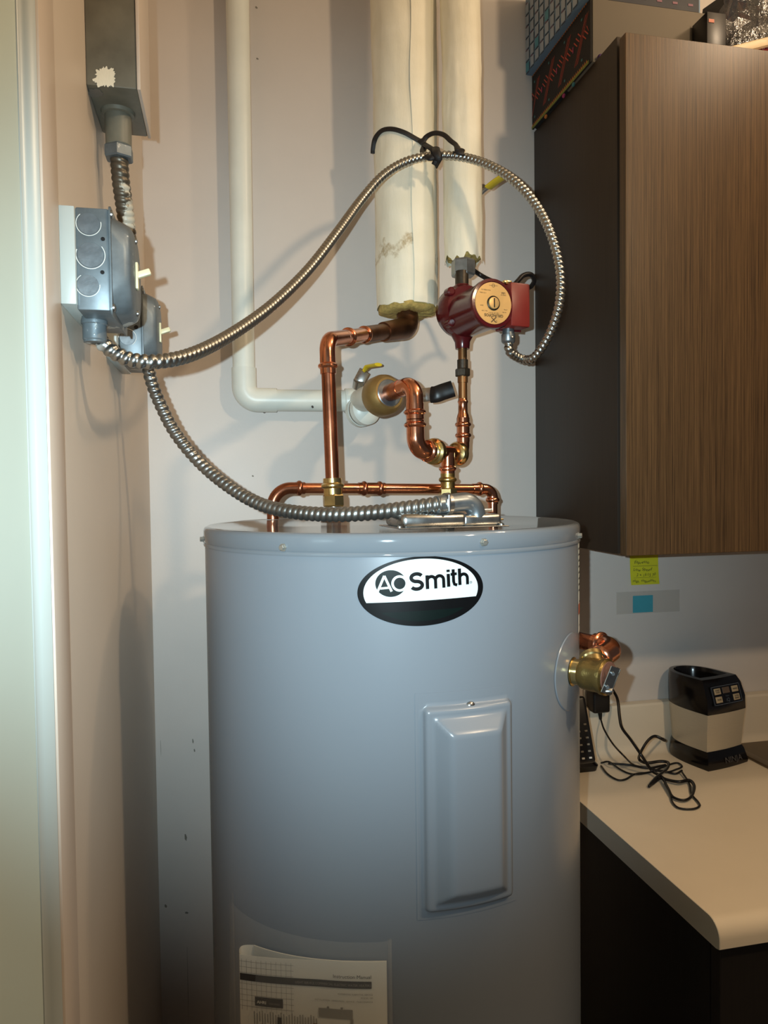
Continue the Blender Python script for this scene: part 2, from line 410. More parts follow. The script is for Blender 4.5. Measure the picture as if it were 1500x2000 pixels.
def scuff(px, py, w_, h_):
    a, b = PL(px-w_/2, py-h_/2, 1, WY-.0002), PL(px+w_/2, py+h_/2, 1, WY-.0002)
    part('scuff', ([V((a.x, a.y, a.z)), V(((a.x+b.x)/2, a.y, a.z+.0005)), V((b.x, a.y, (a.z+b.z)/2)), V((b.x-(b.x-a.x)*.3, a.y, b.z)), V((a.x, a.y, (a.z*.3+b.z*.7)))], [(0, 1, 2, 3, 4)]), 'inkgrey', wb_, 0)
for q_ in ((363, 1636, 5, 13), (324, 1770, 5, 6), (365, 1783, 7, 3), (367, 1925, 2.5, 150), (377, 1448, 3, 9), (380, 1466, 3, 6), (314, 1462, 1.5, 32), (501, 15, 5, 5), (503, 115, 5, 4), (494, 930, 4, 3)): scuff(*q_)
# ------------------------------------------------------------------ water heater
TZ, TR = 1.4512, .258
def plan_ang(px, py): r = ray(px, py); return math.atan2(r.x, r.y)
_a0, _a1 = plan_ang(400.5, 1080), plan_ang(1131, 1080)
_D = TR/math.sin((_a1-_a0)/2); _am = (_a0+_a1)/2
TCX, TCY = _D*math.sin(_am), _D*math.cos(_am)
TC0 = V((TCX, TCY, 0))
def tank(th, z, off=0): return V((TCX+(TR+off)*math.sin(th), TCY-(TR+off)*math.cos(th), z))
def tpix(px, py):
    r = ray(px, py); a = r.x**2+r.y**2; ox, oy = -TCX, -TCY; b = 2*(r.x*ox+r.y*oy); c = ox*ox+oy*oy-TR*TR
    D = max(0, b*b-4*a*c); t = (-b-math.sqrt(D))/2/a; p = CC+r*t
    return math.atan2(p.x-TCX, -(p.y-TCY)), p.z
def onlid(px, py, z=TZ): return PL(px, py, 2, z)
heater = thing('water_heater', 'tall grey cylindrical electric water heater with oval badge', 'water heater', (TCX, TCY, 0))
part('shell', lathe(TC0, Z1, [(.03, .27), (.03, TR-.004), (.034, TR), (TZ-.020, TR), (TZ-.020, TR-.02)], 128), 'tank', heater)
part('lid', lathe(TC0, Z1, [(TZ-.0258, TR+.0002), (TZ-.0258, TR+.0017), (TZ-.0238, TR+.0024), (TZ-.0220, TR+.0017), (TZ-.0210, TR+.0008), (TZ-.0196, TR+.0018), (TZ-.006, TR+.0018), (TZ-.002, TR+.0004), (TZ, TR-.004), (TZ-.0006, TR-.009), (TZ-.0012, TR-.014), (TZ, .001)], 128), 'tanklid', heater, 50)
for a in range(3):
    t = math.radians(60+120*a); part('foot', cyl(TC0+V((.2*math.cos(t), .2*math.sin(t), 0)), TC0+V((.2*math.cos(t), .2*math.sin(t), .032)), .03), 'black', heater)
for px, py in ((555, 1069), (943, 1059), (1127, 1046), (399, 1053)):
    th, z = tpix(px, py); n = V((math.sin(th), -math.cos(th), 0)); p = tank(th, z, .0012)
    s = part('screw', lathe(p, n, [(0, .0048), (.0012, .0048), (.0012, .0036), (.0045, .0036), (.0052, .0028)], 6), 'screwhead', heater, 20)
# access panel
def panel_h(d):
    pts = [(0, .0008), (.0045, .0008), (.0055, .0022), (.0075, .0068), (.010, .0082), (.0135, .0082), (.0155, .0085), (.018, .0105), (.030, .0225), (.033, .0238), (.036, .024), (9, .024)]
    for (a, ha), (b, hb) in zip(pts, pts[1:]):
        if d <= b: return ha+(hb-ha)*(d-a)/(b-a)
    return .024
th0, zt = tpix(816, 1372); th1, _ = tpix(1001, 1368); _, zb = tpix(910, 1778)
W, Hh = (th1-th0)*TR, zt-zb
def breaks(L):
    e = [0, .0045, .0055, .0065, .0075, .0088, .010, .012, .0135, .0155, .018, .021, .024, .027, .030, .033, .036]
    return e + [.036+(L-.072)*i/8 for i in range(1, 8)] + [L-q for q in reversed(e)]
def rrd(x, y, r=.011):
    qx, qy = abs(x-W/2)-(W/2-r), abs(y-Hh/2)-(Hh/2-r)
    return -(math.hypot(max(qx, 0), max(qy, 0))+min(max(qx, qy), 0)-r)
bx, by = breaks(W), breaks(Hh)
vs = [tank(th0+x/TR, zb+y, panel_h(max(0, rrd(x, y)))) for y in by for x in bx]; q = len(bx)
fs = [(j*q+i, j*q+i+1, (j+1)*q+i+1, (j+1)*q+i) for j in range(len(by)-1) for i in range(q-1)]
pan = part('access_panel', (vs, fs), 'tank', heater, 60)
part('panel_flange', sheet(lambda u, v, s: tank(th0-.012+(th1-th0+.024)*u, zb-.004+(Hh+.014)*v, .0002+(.0004 if s else 0)), 12, 2, True), 'tank', heater)
th, z = tpix(918, 1379); n = V((math.sin(th), -math.cos(th), 0)); p = tank(th, z, .0006)
sc_ = part('panel_screw', lathe(p, n, [(0, .0058), (.0015, .0058), (.003, .005), (.0042, .003), (.0045, .001)], 20), 'steel', heater)
part('slot', rbox(p+n*.0044, (.008, .0012, .0008), 0, 1, (V((math.cos(th), math.sin(th), 0)), Z1, n)), 'black', sc_)
# oval badge
lth, lz = tpix(820.5, 1154.5); la = tpix(698, 1158)[0]; lb = tpix(943, 1150)[0]; LA = (lb-la)/2*TR; lth = (la+lb)/2
LB = (tpix(820, 1086)[1]-tpix(820, 1222)[1])/2; ROT = math.radians(1.9)
def badge(off): return lambda u, v: tank(lth+(u*math.cos(ROT)-v*math.sin(ROT))/TR, lz+u*math.sin(ROT)+v*math.cos(ROT), off)
def lens2(a, b, ylo, yhi, n=64, c=(0, 0)):
    vs, fs = [], []
    for i in range(n+1):
        x = -a*math.cos(math.pi*i/n); h = b*math.sqrt(max(0, 1-(x/a)**2)); vs += [(x+c[0], max(-h, min(ylo, h))+c[1]), (x+c[0], min(h, max(yhi, -h))+c[1])]
    for i in range(n): fs.append((2*i, 2*i+2, 2*i+3, 2*i+1))
    return vs, fs
bd = part('badge', mapped(lens2(LA, LB, -9, 9), badge(.0006)), 'lblack', heater)
part('badge_field', mapped(lens2(LA*.905, LB*.93, -LB*.27, 9), badge(.0010)), 'white', bd)
part('badge_shade', mapped(lens2(LA*.86, LB*.86, -9, -LB*.56), badge(.0009)), 'lgreen', bd)
U = LA/122.5
def bpt(px, py): return ((px-820.5)*U, (1154.5-py)*U)   # picture pixels to badge plane
def strokes(pls, w_):
    g = []
    for pl_ in pls:
        for a, b in zip(pl_, pl_[1:]): g.append(line2(a, b, w_))
    vs, fs = [], []
    for v, f in g:
        o = len(vs); vs += v; fs += [tuple(i+o for i in q_) for q_ in f]
    return vs, fs
def stroke_path(pl_, w_):
    """mitred ribbon along a polyline"""
    vs, fs = [], []; n = len(pl_)
    for i in range(n):
        a, b = V((*pl_[max(0, i-1)], 0)), V((*pl_[min(n-1, i+1)], 0)); d = (b-a).normalized(); p = V((*pl_[i], 0)); q_ = V((-d.y, d.x, 0))*w_/2
        vs += [tuple((p-q_)[:2]), tuple((p+q_)[:2])]
    for i in range(n-1): fs.append((2*i, 2*i+2, 2*i+3, 2*i+1))
    return vs, fs
def j2(*gs): return join(*gs)
def arc(cx, cy, r, a0, a1, n=20): return [(cx+r*math.cos(math.radians(a0+(a1-a0)*i/n)), cy+r*math.sin(math.radians(a0+(a1-a0)*i/n))) for i in range(n+1)]
cx_, cy_ = bpt(762, 1137); cr_ = 29*U
part('badge_circle', mapped(lens2(cr_, cr_*.87, -9, 9, 40, (cx_, cy_)), badge(.0013)), 'lgreen', bd)
lw = 4.6*U
A = [bpt(735, 1155), bpt(750.5, 1122), bpt(763, 1152)]
og = j2(stroke_path([A[0], A[1]], lw), stroke_path([A[1], A[2]], lw), line2(bpt(742, 1145.5), bpt(760, 1144.5), lw*.9), stroke_path(arc(*bpt(778.5, 1137.5), 13.2*U, 0, 360, 36), lw))
part('badge_initials', mapped(og, badge(.0016)), 'white', bd)
sw = 7.1*U
def B(*pts): return [bpt(*p) for p in pts]
def earc(px, py, rx, ry, a0, a1, n=22):
    c = bpt(px, py); return [(c[0]+rx*U*math.cos(math.radians(a0+(a1-a0)*i/n)), c[1]+ry*U*math.sin(math.radians(a0+(a1-a0)*i/n))) for i in range(n+1)]
s_ = stroke_path(earc(810.8, 1128.4, 10.4, 7.2, 28, 262)[:-1]+earc(810.2, 1142.6, 10.6, 7.2, 84, -150), sw*.95)
def hump(x0, x1, yt, yb): # arch of m, h
    r = (x1-x0)/2; c = bpt((x0+x1)/2, yt+r); return [bpt(x1, yb)]+arc(*c, r*U, 0, 180, 12)
sm = j2(s_, line2(bpt(830.5, 1125), bpt(830.5, 1151), sw*.9), stroke_path(hump(830.5, 846.3, 1127.8, 1151), sw*.85), stroke_path(hump(846.3, 862, 1127.3, 1150.6), sw*.85),
        line2(bpt(871.5, 1125), bpt(871.5, 1149.5), sw*.9), line2(bpt(871.5, 1117), bpt(871.5, 1121.5), sw*.9),
        stroke_path(B((881.5, 1117), (881.5, 1140), (883, 1145.5), (888.5, 1147.5)), sw*.85), line2(bpt(876, 1126.5), bpt(888.5, 1125.8), sw*.75),
        line2(bpt(894, 1116.5), bpt(894, 1148), sw*.9), stroke_path(hump(894, 909.6, 1127.5, 1148), sw*.85), stroke_path(arc(*bpt(916.5, 1144.5), 1.9*U, 0, 360, 12), .9*U))
part('badge_name', mapped(sm, badge(.0016)), 'lblack', bd)
# rating label wrapped round the right flank
rth, rz1 = tpix(1128.0, 1062); _, rz0 = tpix(1128.0, 1238)
rl = part('rating_label', sheet(lambda u, v, s: tank(rth+u*.42, rz0+(rz1-rz0)*v, .0004), 12, 1), 'white', heater)
g = []
for i in range(17):
    if 8 <= i <= 8: continue
    z = rz1-.006-i*.0078
    if i < 9: g.append(sheet(lambda u, v, s: tank(rth+.015+u*(.16+.18*random.random()*0+.1), z-.0022*v, .0008), 4, 1))
    elif i % 2: g.append(sheet(lambda u, v, s: tank(rth+.03+u*.3, z-.001*v, .0008), 4, 1))
part('label_print', join(*g), 'ink', rl)
part('label_band', sheet(lambda u, v, s: tank(rth+.005+u*.4, rz1-.079-.014*v, .0007), 8, 1), 'orange', rl)
# pouch for the manual, stuck on the tank
pth0 = tpix(458, 1900)[0]; pth1 = tpix(766, 1920)[0]; pz1 = tpix(600, 1812)[1]; pz0 = pz1-.26
def bulge(u): return .004+.034*math.sin(math.pi*min(1, max(0, u)))**.55*(1-.45*u)
part('pouch', sheet(lambda u, v, s: tank(pth0+(pth1-pth0)*u, pz0+(pz1-pz0)*v, bulge(u)*(.55+.45*(1-v))+.001), 28, 6), 'pouch', heater)
for e in (0, 1): part('pouch_seam', sheet(lambda u, v, s: tank((pth0 if e == 0 else pth1-.016)+.016*u, pz0+(pz1-pz0)*v, .0012), 2, 6), 'tape', heater)
# wiring cover on the lid
wa, wb = onlid(792, 1034.5), onlid(984, 1029); wa.z = wb.z = TZ
e1 = (wb-wa).normalized(); e2 = V((-e1.y, e1.x, 0)); WLn = (wb-wa).length
wc = part('wiring_cover', rbox(wa+e1*(WLn*.31)+e2*.042+Z1*.0095, (WLn*.66, .075, .017), .006, 3, (e1, e2, Z1)), 'steel', heater)
part('cover_half', rbox(wa+e1*(WLn*.80)+e2*.040+Z1*.0085, (WLn*.40, .070, .014), .004, 3, (e1, e2, Z1)), 'steel', wc)
part('cover_flange', rbox(wa+e1*(WLn*.49)+e2*.042+Z1*.0012, (WLn*1.10, .094, .0014), .0005, 1, (e1, e2, Z1)), 'steel', wc)
for t, s in ((-.045, .0), (.99, .012)):
    part('cover_screw', lathe(wa+e1*(WLn*t)+e2*.004+Z1*.0018, Z1, [(0, .0035), (.002, .0032), (.003, .001)], 14), 'steel', wc)
part('cover_tab', rbox(wb+e1*.004+e2*.02+Z1*.008, (.009, .004, .002), .0006, 1, (e1, e2, Z1)), 'brass', wc)
# cap plug in red plastic behind the conduit
# ------------------------------------------------------------------ manual
mth0 = tpix(503, 1900)[0]; mth1 = tpix(756, 1910)[0]; mW = (mth1-mth0)*TR
mz = TZ*0+tpix(700, 1869)[1]
def moff(u): return .006+.020*max(0, 1-u/.6)**1.6
def mtop(u): return .019*max(0, 1-u)**1.3
def man(off): return lambda x, y: tank(mth0+x/TR, mz-y-mtop(x/mW), moff(x/mW)+off)
manual = thing('instruction_manual', 'white paper instruction manual in the clear pouch on the tank', 'booklet', (TCX, TCY-TR-.02, mz-.24))
part('cover', sheet(lambda u, v, s: man(-.0003*s)(mW*u, .24*(1-v)), 40, 2, True), 'paper', manual)
part('back_cover', sheet(lambda u, v, s: tank(mth0+mW*u/TR, mz-.24*(1-v)-mtop(u), .0035+.0012*s), 40, 2, True), 'paper', manual)
part('spine', sheet(lambda u, v, s: tank(mth0-.010*math.sin(math.pi*u)/TR, mz-.24*(1-v)-mtop(0), .0035+(moff(0)-.0035)*u), 12, 2), 'paper', manual)
mu = mW/278
def mp(px, py): return ((px-478)*mu, (py-1869)*mu*1.03)   # picture pixels (right part) to page plane, y down
def flip(g): return [(x, -y) for x, y in g[0]], g[1]
def ptext(s, px, py, size, m, align='RIGHT', bold=0, sx=1):
    x0, y0 = mp(px, py); g = text2d(s, size*mu, bold, align, sx); part('lettering', mapped(([(x0+x, y0-y) for x, y in g[0]], g[1]), man(.0009)), m, manual, 0)
def pbox(px0, py0, px1, py1, m, nm='print', n=14, off=.0006):
    (x0, y0), (x1, y1) = mp(px0, py0), mp(px1, py1); part(nm, mapped(quad2(x0, y0, x1, y1, n), man(off)), m, manual, 0)
g = []
for i in range(11): g.append(quad2(*mp(482+i*9.6, 1876), *mp(482.5+i*9.6, 1972)))
for i in range(9): g.append(quad2(*mp(478, 1880+i*10.5), *mp(583, 1880.6+i*10.5), 6))
part('grid_print', mapped(j2(*g), man(.0005)), 'inkgrey', manual, 0)
pbox(479, 1903, 729, 1916, 'ink', 'title_bar', 24, .0007)
ptext('Instruction Manual', 729, 1898, 9.4, 'ink')
ptext('LIGHT SERVICE COMMERCIAL ELECTRIC WATER HEATERS', 728, 1912, 6.2, 'inkgrey', sx=.88)
ptext('RESIDENTIAL SUBMITTAL SERVICE', 731, 1928, 4.2, 'inkgrey'); ptext('MODEL 100', 731, 1934, 4.2, 'inkgrey')
ptext('INSTALLATION - OPERATION - SERVICE - MAINTENANCE', 731, 1941, 4.2, 'inkgrey')
pbox(508, 1944, 562, 1961, 'ink', 'certified_mark', 8, .0008); ptext('AHRI', 512, 1956, 8, 'paper', 'LEFT', .0001); ptext('CERTIFIED', 535, 1956, 4.5, 'inkgrey', 'LEFT')
pbox(630, 1955, 694, 1972, 'inkgrey', 'tank_drawing'); pbox(690, 1972, 695, 2020, 'inkgrey', 'tank_drawing'); pbox(646, 1951, 650, 1955, 'inkgrey', 'tank_drawing'); pbox(672, 1951, 676, 1955, 'inkgrey', 'tank_drawing')
for i in range(24):
    x = 505+i*5.2; pbox(x, 1972+3*math.sin(i*1.7), x+1.6, 1996+6*math.sin(i*2.3), 'inkgrey', 'column_print', 1)
pbox(551, 1978, 559, 2004, 'ink', 'column_heading', 2, .0008); pbox(619, 1984, 627, 2004, 'inkbrown', 'column_heading', 2, .0008)
pbox(640, 1988, 674, 1990, 'ink', 'table_print', 4); pbox(638, 1988, 640, 2006, 'ink', 'table_print', 1); pbox(672, 1988, 674, 2006, 'ink', 'table_print', 1)
# ------------------------------------------------------------------ copper work helpers
OD = .0214/2
def sleeve(p0, p1, r, beads=(0,), n=28):
    """press fitting sleeve with rolled beads at fractions of its length"""
    L = (p1-p0).length; pr = [(0, r*1.0), (0, r*1.10), (L, r*1.10), (L, r)]; bd_ = []
    body = [(0, r*.98), (.0004, r*1.10)]
    for f in beads:
        t = L*f; body += [(t-.0042, r*1.10), (t-.0032, r*1.24), (t-.0012, r*1.37), (t+.0012, r*1.37), (t+.0032, r*1.24), (t+.0042, r*1.10)]
    body += [(L-.0004, r*1.10), (L, r*.98)]
    return lathe(p0, p1-p0, body, n)
def hexnut(p0, p1, r): return lathe(p0, p1-p0, [(0, r*.93), ((p1-p0).length*.12, r), ((p1-p0).length*.88, r), ((p1-p0).length, r*.93)], 6)
def at(a, b, t): return a.lerp(b, t)
# cold inlet riser
r0 = P(652, 985, 1.12); r0.z = TZ; rt = P(638.5, 664, 1.12)
def rv(py): # point on riser line at picture row
    t = (P(640, py, 1.12).z-r0.z)/(rt.z-r0.z); return r0.lerp(rt, t)
ris = thing('copper_riser', 'tall straight copper riser with brass base, elbowed to the thick wrapped pipe', 'pipe', r0)
part('lid_ring', lathe(V((r0.x, r0.y, TZ-.0005)), Z1, [(0, .02), (.003, .02), (.003, .013)], 28), 'capred', heater, label='red plastic ring under the pipe nipple')
part('nipple', cyl(r0, rv(985), .0112), 'steel', ris)
part('nut', hexnut(rv(990), rv(966), .0168), 'brass', ris, 20)
part('adapter', sleeve(rv(967), rv(934), .0131, (.55,)), 'brass', ris)
part('tube', cyl(rv(937), rv(725), OD), 'copperdull', ris)
h1 = P(722, 652, 1.30); elbow = fillet([rv(730), rt, rt.lerp(h1, .62)], .024, 12)
part('elbow', sweep(elbow, OD*1.13, 24), 'copper', ris)
part('lower_collar', sleeve(rv(731), rv(699), OD*1.04, (.5,)), 'copper', ris)
part('upper_collar', sleeve(rt.lerp(h1, .36), rt.lerp(h1, .62), OD*1.04, (.40,)), 'copper', ris)
part('coupling', sleeve(rt.lerp(h1, .60), rt.lerp(h1, .92), OD*1.02, (.80,)), 'copper', ris)
h2 = P(797, 641, 1.40); h3 = P(794, 590, 1.41)
part('bronze_stub', cyl(rt.lerp(h1, .86), h1.lerp(h2, .5), .0142), 'bronze', ris)
part('bronze_elbow', sweep(fillet([h1.lerp(h2, .34), h2, h3], .027, 14), lambda s, a: .0205 if s > .010 else .0175+.3*s, 28), 'bronze', ris, label='dark bronze elbow under the pipe jacket')
# low copper loop across the lid
ba, bb_ = PL(538, 1014, 2, TZ), PL(966, 1006, 2, TZ)
c1, c2 = P(532, 953, 1.19), P(962, 955, 1.32)
ba = V((c1.x, c1.y, TZ)); bb_ = V((c2.x, c2.y, TZ))
lo = thing('copper_loop', 'low copper pipe bridging over the tank lid with an elbow at each end', 'pipe', ba)
rr = .0172/2
part('tube', cyl(c1.lerp(c2, .10), c1.lerp(c2, .95), rr), 'copper', lo)
part('elbow', sweep(fillet([ba, c1, c1.lerp(c2, .12)], .030, 14), rr*1.12, 24), 'copperdull', lo)
part('elbow', sweep(fillet([c1.lerp(c2, .90), c2, c2.lerp(bb_, .55)], .016, 12), rr*1.10, 24), 'copper', lo)
part('collar', sleeve(c1.lerp(c2, .095), c1.lerp(c2, .135), rr*1.05, (.4,)), 'copperdull', lo)
part('coupling', sleeve(c1.lerp(c2, .365), c1.lerp(c2, .485), rr*1.04, (.22, .80)), 'copperdull', lo)
part('collar', sleeve(c1.lerp(c2, .918), c1.lerp(c2, .952), rr*1.05, (.5,)), 'copper', lo)
part('collar', sleeve(c2.lerp(bb_, .30), c2.lerp(bb_, .62), rr*1.05, (.45,)), 'copper', lo)
part('drop', cyl(c2.lerp(bb_, .5), V((bb_.x, bb_.y, 1.25)), rr), 'copper', lo)
# ------------------------------------------------------------------ white painted supply pipe with valves
wv0, wv1 = P(462, -60, 1.45), P(477, 783, 1.45); wh = PL(692, 783, 1, 1.462)
wv0.y = wv1.y = 1.468
wp_chips = ((460, 452, 3, 30), (474, 775, 4, 5), (513, 801, 8, 3), (610, 794, 5, 3), (500, 783, 3, 4))
wp = thing('painted_pipe', 'white painted pipe down the wall turning right at an elbow', 'pipe', wv1)
part('pipe_run', sweep(fillet([V((wv0.x, wv0.y, 2.75)), V((wv1.x, wv1.y, wv1.z+.1)), wv1, wh], .026, 12), lambda s, a: .0225 if s < .55 else .0212, 28), 'whitepipe', wp)
part('elbow_shell', sweep(fillet([wv1+Z1*.062, wv1, wv1+(wh-wv1).normalized()*.062], .026, 12), .0236, 28), 'whitepipe', wp)
for a_, b_, c_, d_ in wp_chips: part('paint_chip', lathe(P(a_, b_, 1.4385 if b_ < 700 else 1.4395), CF, [(0, .0006*max(1, c_*.7)), (.02, .0006*max(1, c_*.7))], 8, 1), 'ink', wp, 0) if d_ < 20 else part('paint_chip', sweep([P(a_-1, b_-d_/2, 1.4445), P(a_+1, b_+d_/2, 1.4445)], .0011, 6), 'ink', wp)
ua = P(752, 771, 1.255); ub = P(806, 749, 1.185); uax = (ub-ua).normalized()
part('valve_body', join(cyl(wh-(wh-wv1).normalized()*.02, wh+(wh-wv1).normalized()*.03, .0246, bev=.002), sweep(catmull([wh+X1*.012, wh.lerp(ua, .5), ua-uax*.01], 8), .0235, 24)), 'whitepipe', wp)
bc = wh+V((.012, -.03, -.022))
st = part('strainer', lathe(bc-uax*.02, uax, [(0, .022), (.002, .030), (.014, .031), (.014, .028), (.021, .028), (.021, .031), (.034, .031), (.042, .024), (.046, .01)], 36), 'whitepipe', wp)
part('strainer_band', lathe(bc-uax*.0058, uax, [(0, .0285), (0, .0292), (.0065, .0292), (.0065, .0285)], 36), 'inkgrey', st)
vb = P(704, 752, 1.40)
lv = part('valve_lever', join(sweep([P(700, 748, 1.40), P(703, 741, 1.40), P(712, 724, 1.39)], .0105, 8, .2, up=CF), cyl(P(699, 757, 1.41), P(701, 743, 1.40), .0105)), 'steel', wp)
part('lever_grip', sweep([P(709, 726, 1.39), P(718, 716, 1.39), P(739, 712, 1.36)], .0085, 10, .4, up=Z1), 'yellow', lv)
un = thing('brass_union', 'olive brass union joining the white valve to the copper elbow', 'fitting', ua)
part('union_body', lathe(ua-uax*.03, uax, [(0, .022), (.004, .031), (.012, .035), (.030, .035), (.038, .033), (.044, .027)], 40), 'olive', un)
part('union_rim', lathe(ua+uax*.008, uax, [(0, .026), (.004, .0262), (.007, .022), (.007, .018)], 36), 'galv', un)
part('stub', cyl(ua+uax*.01, ua+uax*.05, .0145), 'copperdull', un)
lv2 = part('valve_lever', sweep([P(800, 775, 1.34), P(832, 771, 1.34), P(850, 769, 1.33)], .0125, 8, .2, up=CF), 'steel', un)
part('lever_grip', sweep(catmull([P(842, 771, 1.335), P(852, 770, 1.33), P(866, 765, 1.33), P(885, 759, 1.33)], 5), .0150, 12, .36, up=CF), 'black', lv2, label='black vinyl lever grip')
# ------------------------------------------------------------------ copper mixing branch: elbow down, tee, elbow up
OL = .0126; e_top = P(809, 749, 1.185); e_bot = P(812, 879, 1.185); tee = P(874, 884, 1.25); e_r = P(905, 888, 1.31)
mixb = thing('copper_tee_branch', 'u-shaped copper branch with brass nuts and a tee above the tank outlet', 'pipe', V((tee.x, tee.y, TZ)))
part('upper_elbow', sweep(fillet([ua+uax*.046, e_top, e_top.lerp(e_bot, .42)], .021, 14), OL*1.12, 26), 'copper', mixb)
part('upper_collar', sleeve(e_top.lerp(e_bot, .30), e_top.lerp(e_bot, .545), OL*1.05, (.55,)), 'copper', mixb)
part('lower_collar', sleeve(e_top.lerp(e_bot, .55), e_top.lerp(e_bot, .76), OL*1.05, (.35,)), 'copper', mixb)
part('lower_elbow', sweep(fillet([e_top.lerp(e_bot, .6), e_bot, e_bot.lerp(tee, .5)], .021, 14), OL*1.15, 26), 'copper', mixb)
rn = (e_r-e_bot).normalized()
part('inlet_collar', sleeve(e_bot.lerp(tee, .30), e_bot.lerp(tee, .48), OL*1.05, (.3,)), 'copper', mixb)
part('brass_nut', lathe(e_bot.lerp(tee, .42), rn, [(0, .013), (.003, .0172), (.007, .0172), (.009, .0215), (.015, .0228), (.019, .0215), (.021, .013)], 32), 'brass', mixb)
part('tee_body', join(cyl(e_bot.lerp(tee, .6), tee.lerp(e_r, .45), OD*1.14), sleeve(tee, tee-Z1*.036, OD*1.03, (.75,))), 'copper', mixb)
part('brass_nut', lathe(tee.lerp(e_r, .42), rn, [(0, .012), (.003, .0185), (.008, .0212), (.014, .0212), (.017, .012)], 32), 'brass', mixb)
part('right_elbow', sweep(fillet([tee.lerp(e_r, .5), e_r, e_r+Z1*.035], .017, 14), OD*1.02, 26), 'copperdull', mixb)
part('outlet_adapter', sleeve(tee-Z1*.035, tee-Z1*.062, OD*1.04, (.4,)), 'brassrough', mixb)
part('outlet_nut', hexnut(tee-Z1*.060, tee-Z1*.076, .0158), 'brass', mixb, 20)
part('outlet_nipple', cyl(tee-Z1*.074, V((tee.x, tee.y, TZ)), .0108), 'steel', mixb)
# riser to the pump
pb = P(905, 672, 1.31); pb = V((e_r.x, e_r.y, pb.z))
def rp(py): return V((e_r.x, e_r.y, P(905, py, 1.31).z))
pr_ = thing('pump_riser', 'thin browned copper riser between the tee and the red pump', 'pipe', rp(862))
part('press_reducer', sleeve(rp(864), rp(816), OD*.98, (.28, .72)), 'copper', pr_)
part('reducer_neck', lathe(rp(818), Z1, [(0, OD*1.05), (.006, OD*.95), (.011, OD*.78), (.026, OD*.76), (.030, OD*.90), (.033, OD*.76), (.038, OD*.72)], 26), 'copper', pr_)
part('tube', cyl(rp(784), rp(668), .0079), 'oldcopper', pr_)
part('union_sleeve', cyl(rp(722), rp(704), .0096), 'blackpipe', pr_)
part('union_nut', hexnut(rp(736), rp(721), .0132), 'blackpipe', pr_, 20)
part('tail_sleeve', cyl(rp(748), rp(735), .0092), 'oldcopper', pr_)
part('pump_tail', cyl(rp(680), rp(648), .0112, .0118), 'blackpipe', pr_)
# ------------------------------------------------------------------ circulator pump
vc = V((e_r.x, e_r.y, P(900, 602, 1.31).z))
fc = P(964, 592, 1.205)
vc.z = fc.z+.004; pa = fc-vc; pa.z = 0; pa.normalize()
px_ = V((-pa.y, pa.x, 0)); px_ = px_ if px_.dot(CR) > 0 else -px_
pump = thing('circulator_pump', 'dark red circulator pump with gold face plate on the riser', 'pump', V((vc.x, vc.y, vc.z-.05)))
L = (fc-vc).dot(pa)
part('volute', join(lathe(vc+pa*-.030+Z1*.006, pa, [(0, .022), (.004, .034), (.014, .044), (.028, .046), (.044, .044), (.052, .040)], 44), lathe(vc-Z1*.060, Z1, [(0, .0125), (.012, .0135), (.026, .021), (.04, .032), (.06, .034), (.085, .030), (.100, .018), (.110, .0135), (.112, .0125)], 28)), 'red', pump, 50)
for a in (38, 142, 218, 322):
    c = vc+Z1*.006+(px_*math.cos(math.radians(a))+Z1*math.sin(math.radians(a)))*.043+pa*.008
    part('bolt_lug', lathe(c, pa, [(0, .005), (.002, .0075), (.016, .0075), (.018, .005)], 14), 'red', pump)
dm = fc
part('motor_housing', lathe(dm-pa*(L-.012), pa, [(0, .038), (L-.030, .0385), (L-.020, .0405), (L-.016, .0405), (L-.0125, .0398), (L-.0118, .0352), (L-.0135, .0345)], 56), 'red', pump, 40)
PF = dm-pa*.0012
face = part('face_plate', lathe(PF-pa*.0005, pa, [(0, .0340), (.0012, .0340)], 56), 'gold', pump, label='round gold face plate')
fp = lambda off: plane(PF, px_, Z1, pa, .0007+off)
part('plug_ring', lathe(PF, pa, [(.0006, .0120), (.0016, .0120), (.0026, .0108), (.0012, .0098)], 32), 'blackpipe', face)
plug = part('plug_screw', lathe(PF, pa, [(.0006, .0098), (.0034, .0094), (.0038, .008)], 32), 'gold', face)
part('plug_slot', rbox(PF+pa*.0038, (.0018, .015, .0012), 0, 1, (px_, Z1, pa)), 'black', plug)
def flip180(g): return [(-x, -y) for x, y in g[0]], g[1]
def shift(g, x, y): return [(a+x, b+y) for a, b in g[0]], g[1]
part('lettering', mapped(shift(flip180(text2d('GRUNDFOS', .0064, .00018, sx=1.05)), .0005, -.0178), fp(.0003)), 'goldtext', face, 0)
part('lettering', mapped(j2(shift(flip180(text2d('Type UP 15-42 F', .0030)), .0005, -.0150), shift(flip180(text2d('115V 60Hz', .0028)), -.0195, .0165), shift(flip180(text2d('P/N 59896155', .0030)), -.014, .0215), shift(flip180(text2d('MADE IN', .0026)), .019, .0155), shift(flip180(text2d('USA', .0042, .0001)), .019, .0192), shift(flip180(text2d('85W', .0028)), -.022, -.004), shift(flip180(text2d('0.74A', .0028)), .023, -.008), shift(flip180(text2d('145 PSI', .0026)), .021, -.0125), shift(flip180(text2d('Max. 230F', .0026)), -.017, -.0125)), fp(.0003)), 'goldtext', face, 0)
lg = j2(stroke_path([(-.0045, -.0228), (.0048, -.0312)], .0014), stroke_path([(.0050, -.0226), (-.0046, -.0312)], .0018), stroke_path([(.0054, -.027), (.0064, -.0305), (.0015, -.0300)], .0009), stroke_path([(-.008, .0285), (.008, .0285)], .0005), stroke_path(arc(0, .0285, .0026, 0, 360, 14), .0006))
part('lettering', mapped(lg, fp(.0003)), 'goldtext', face, 0)
bxc = P(1017, 595, 1.225)
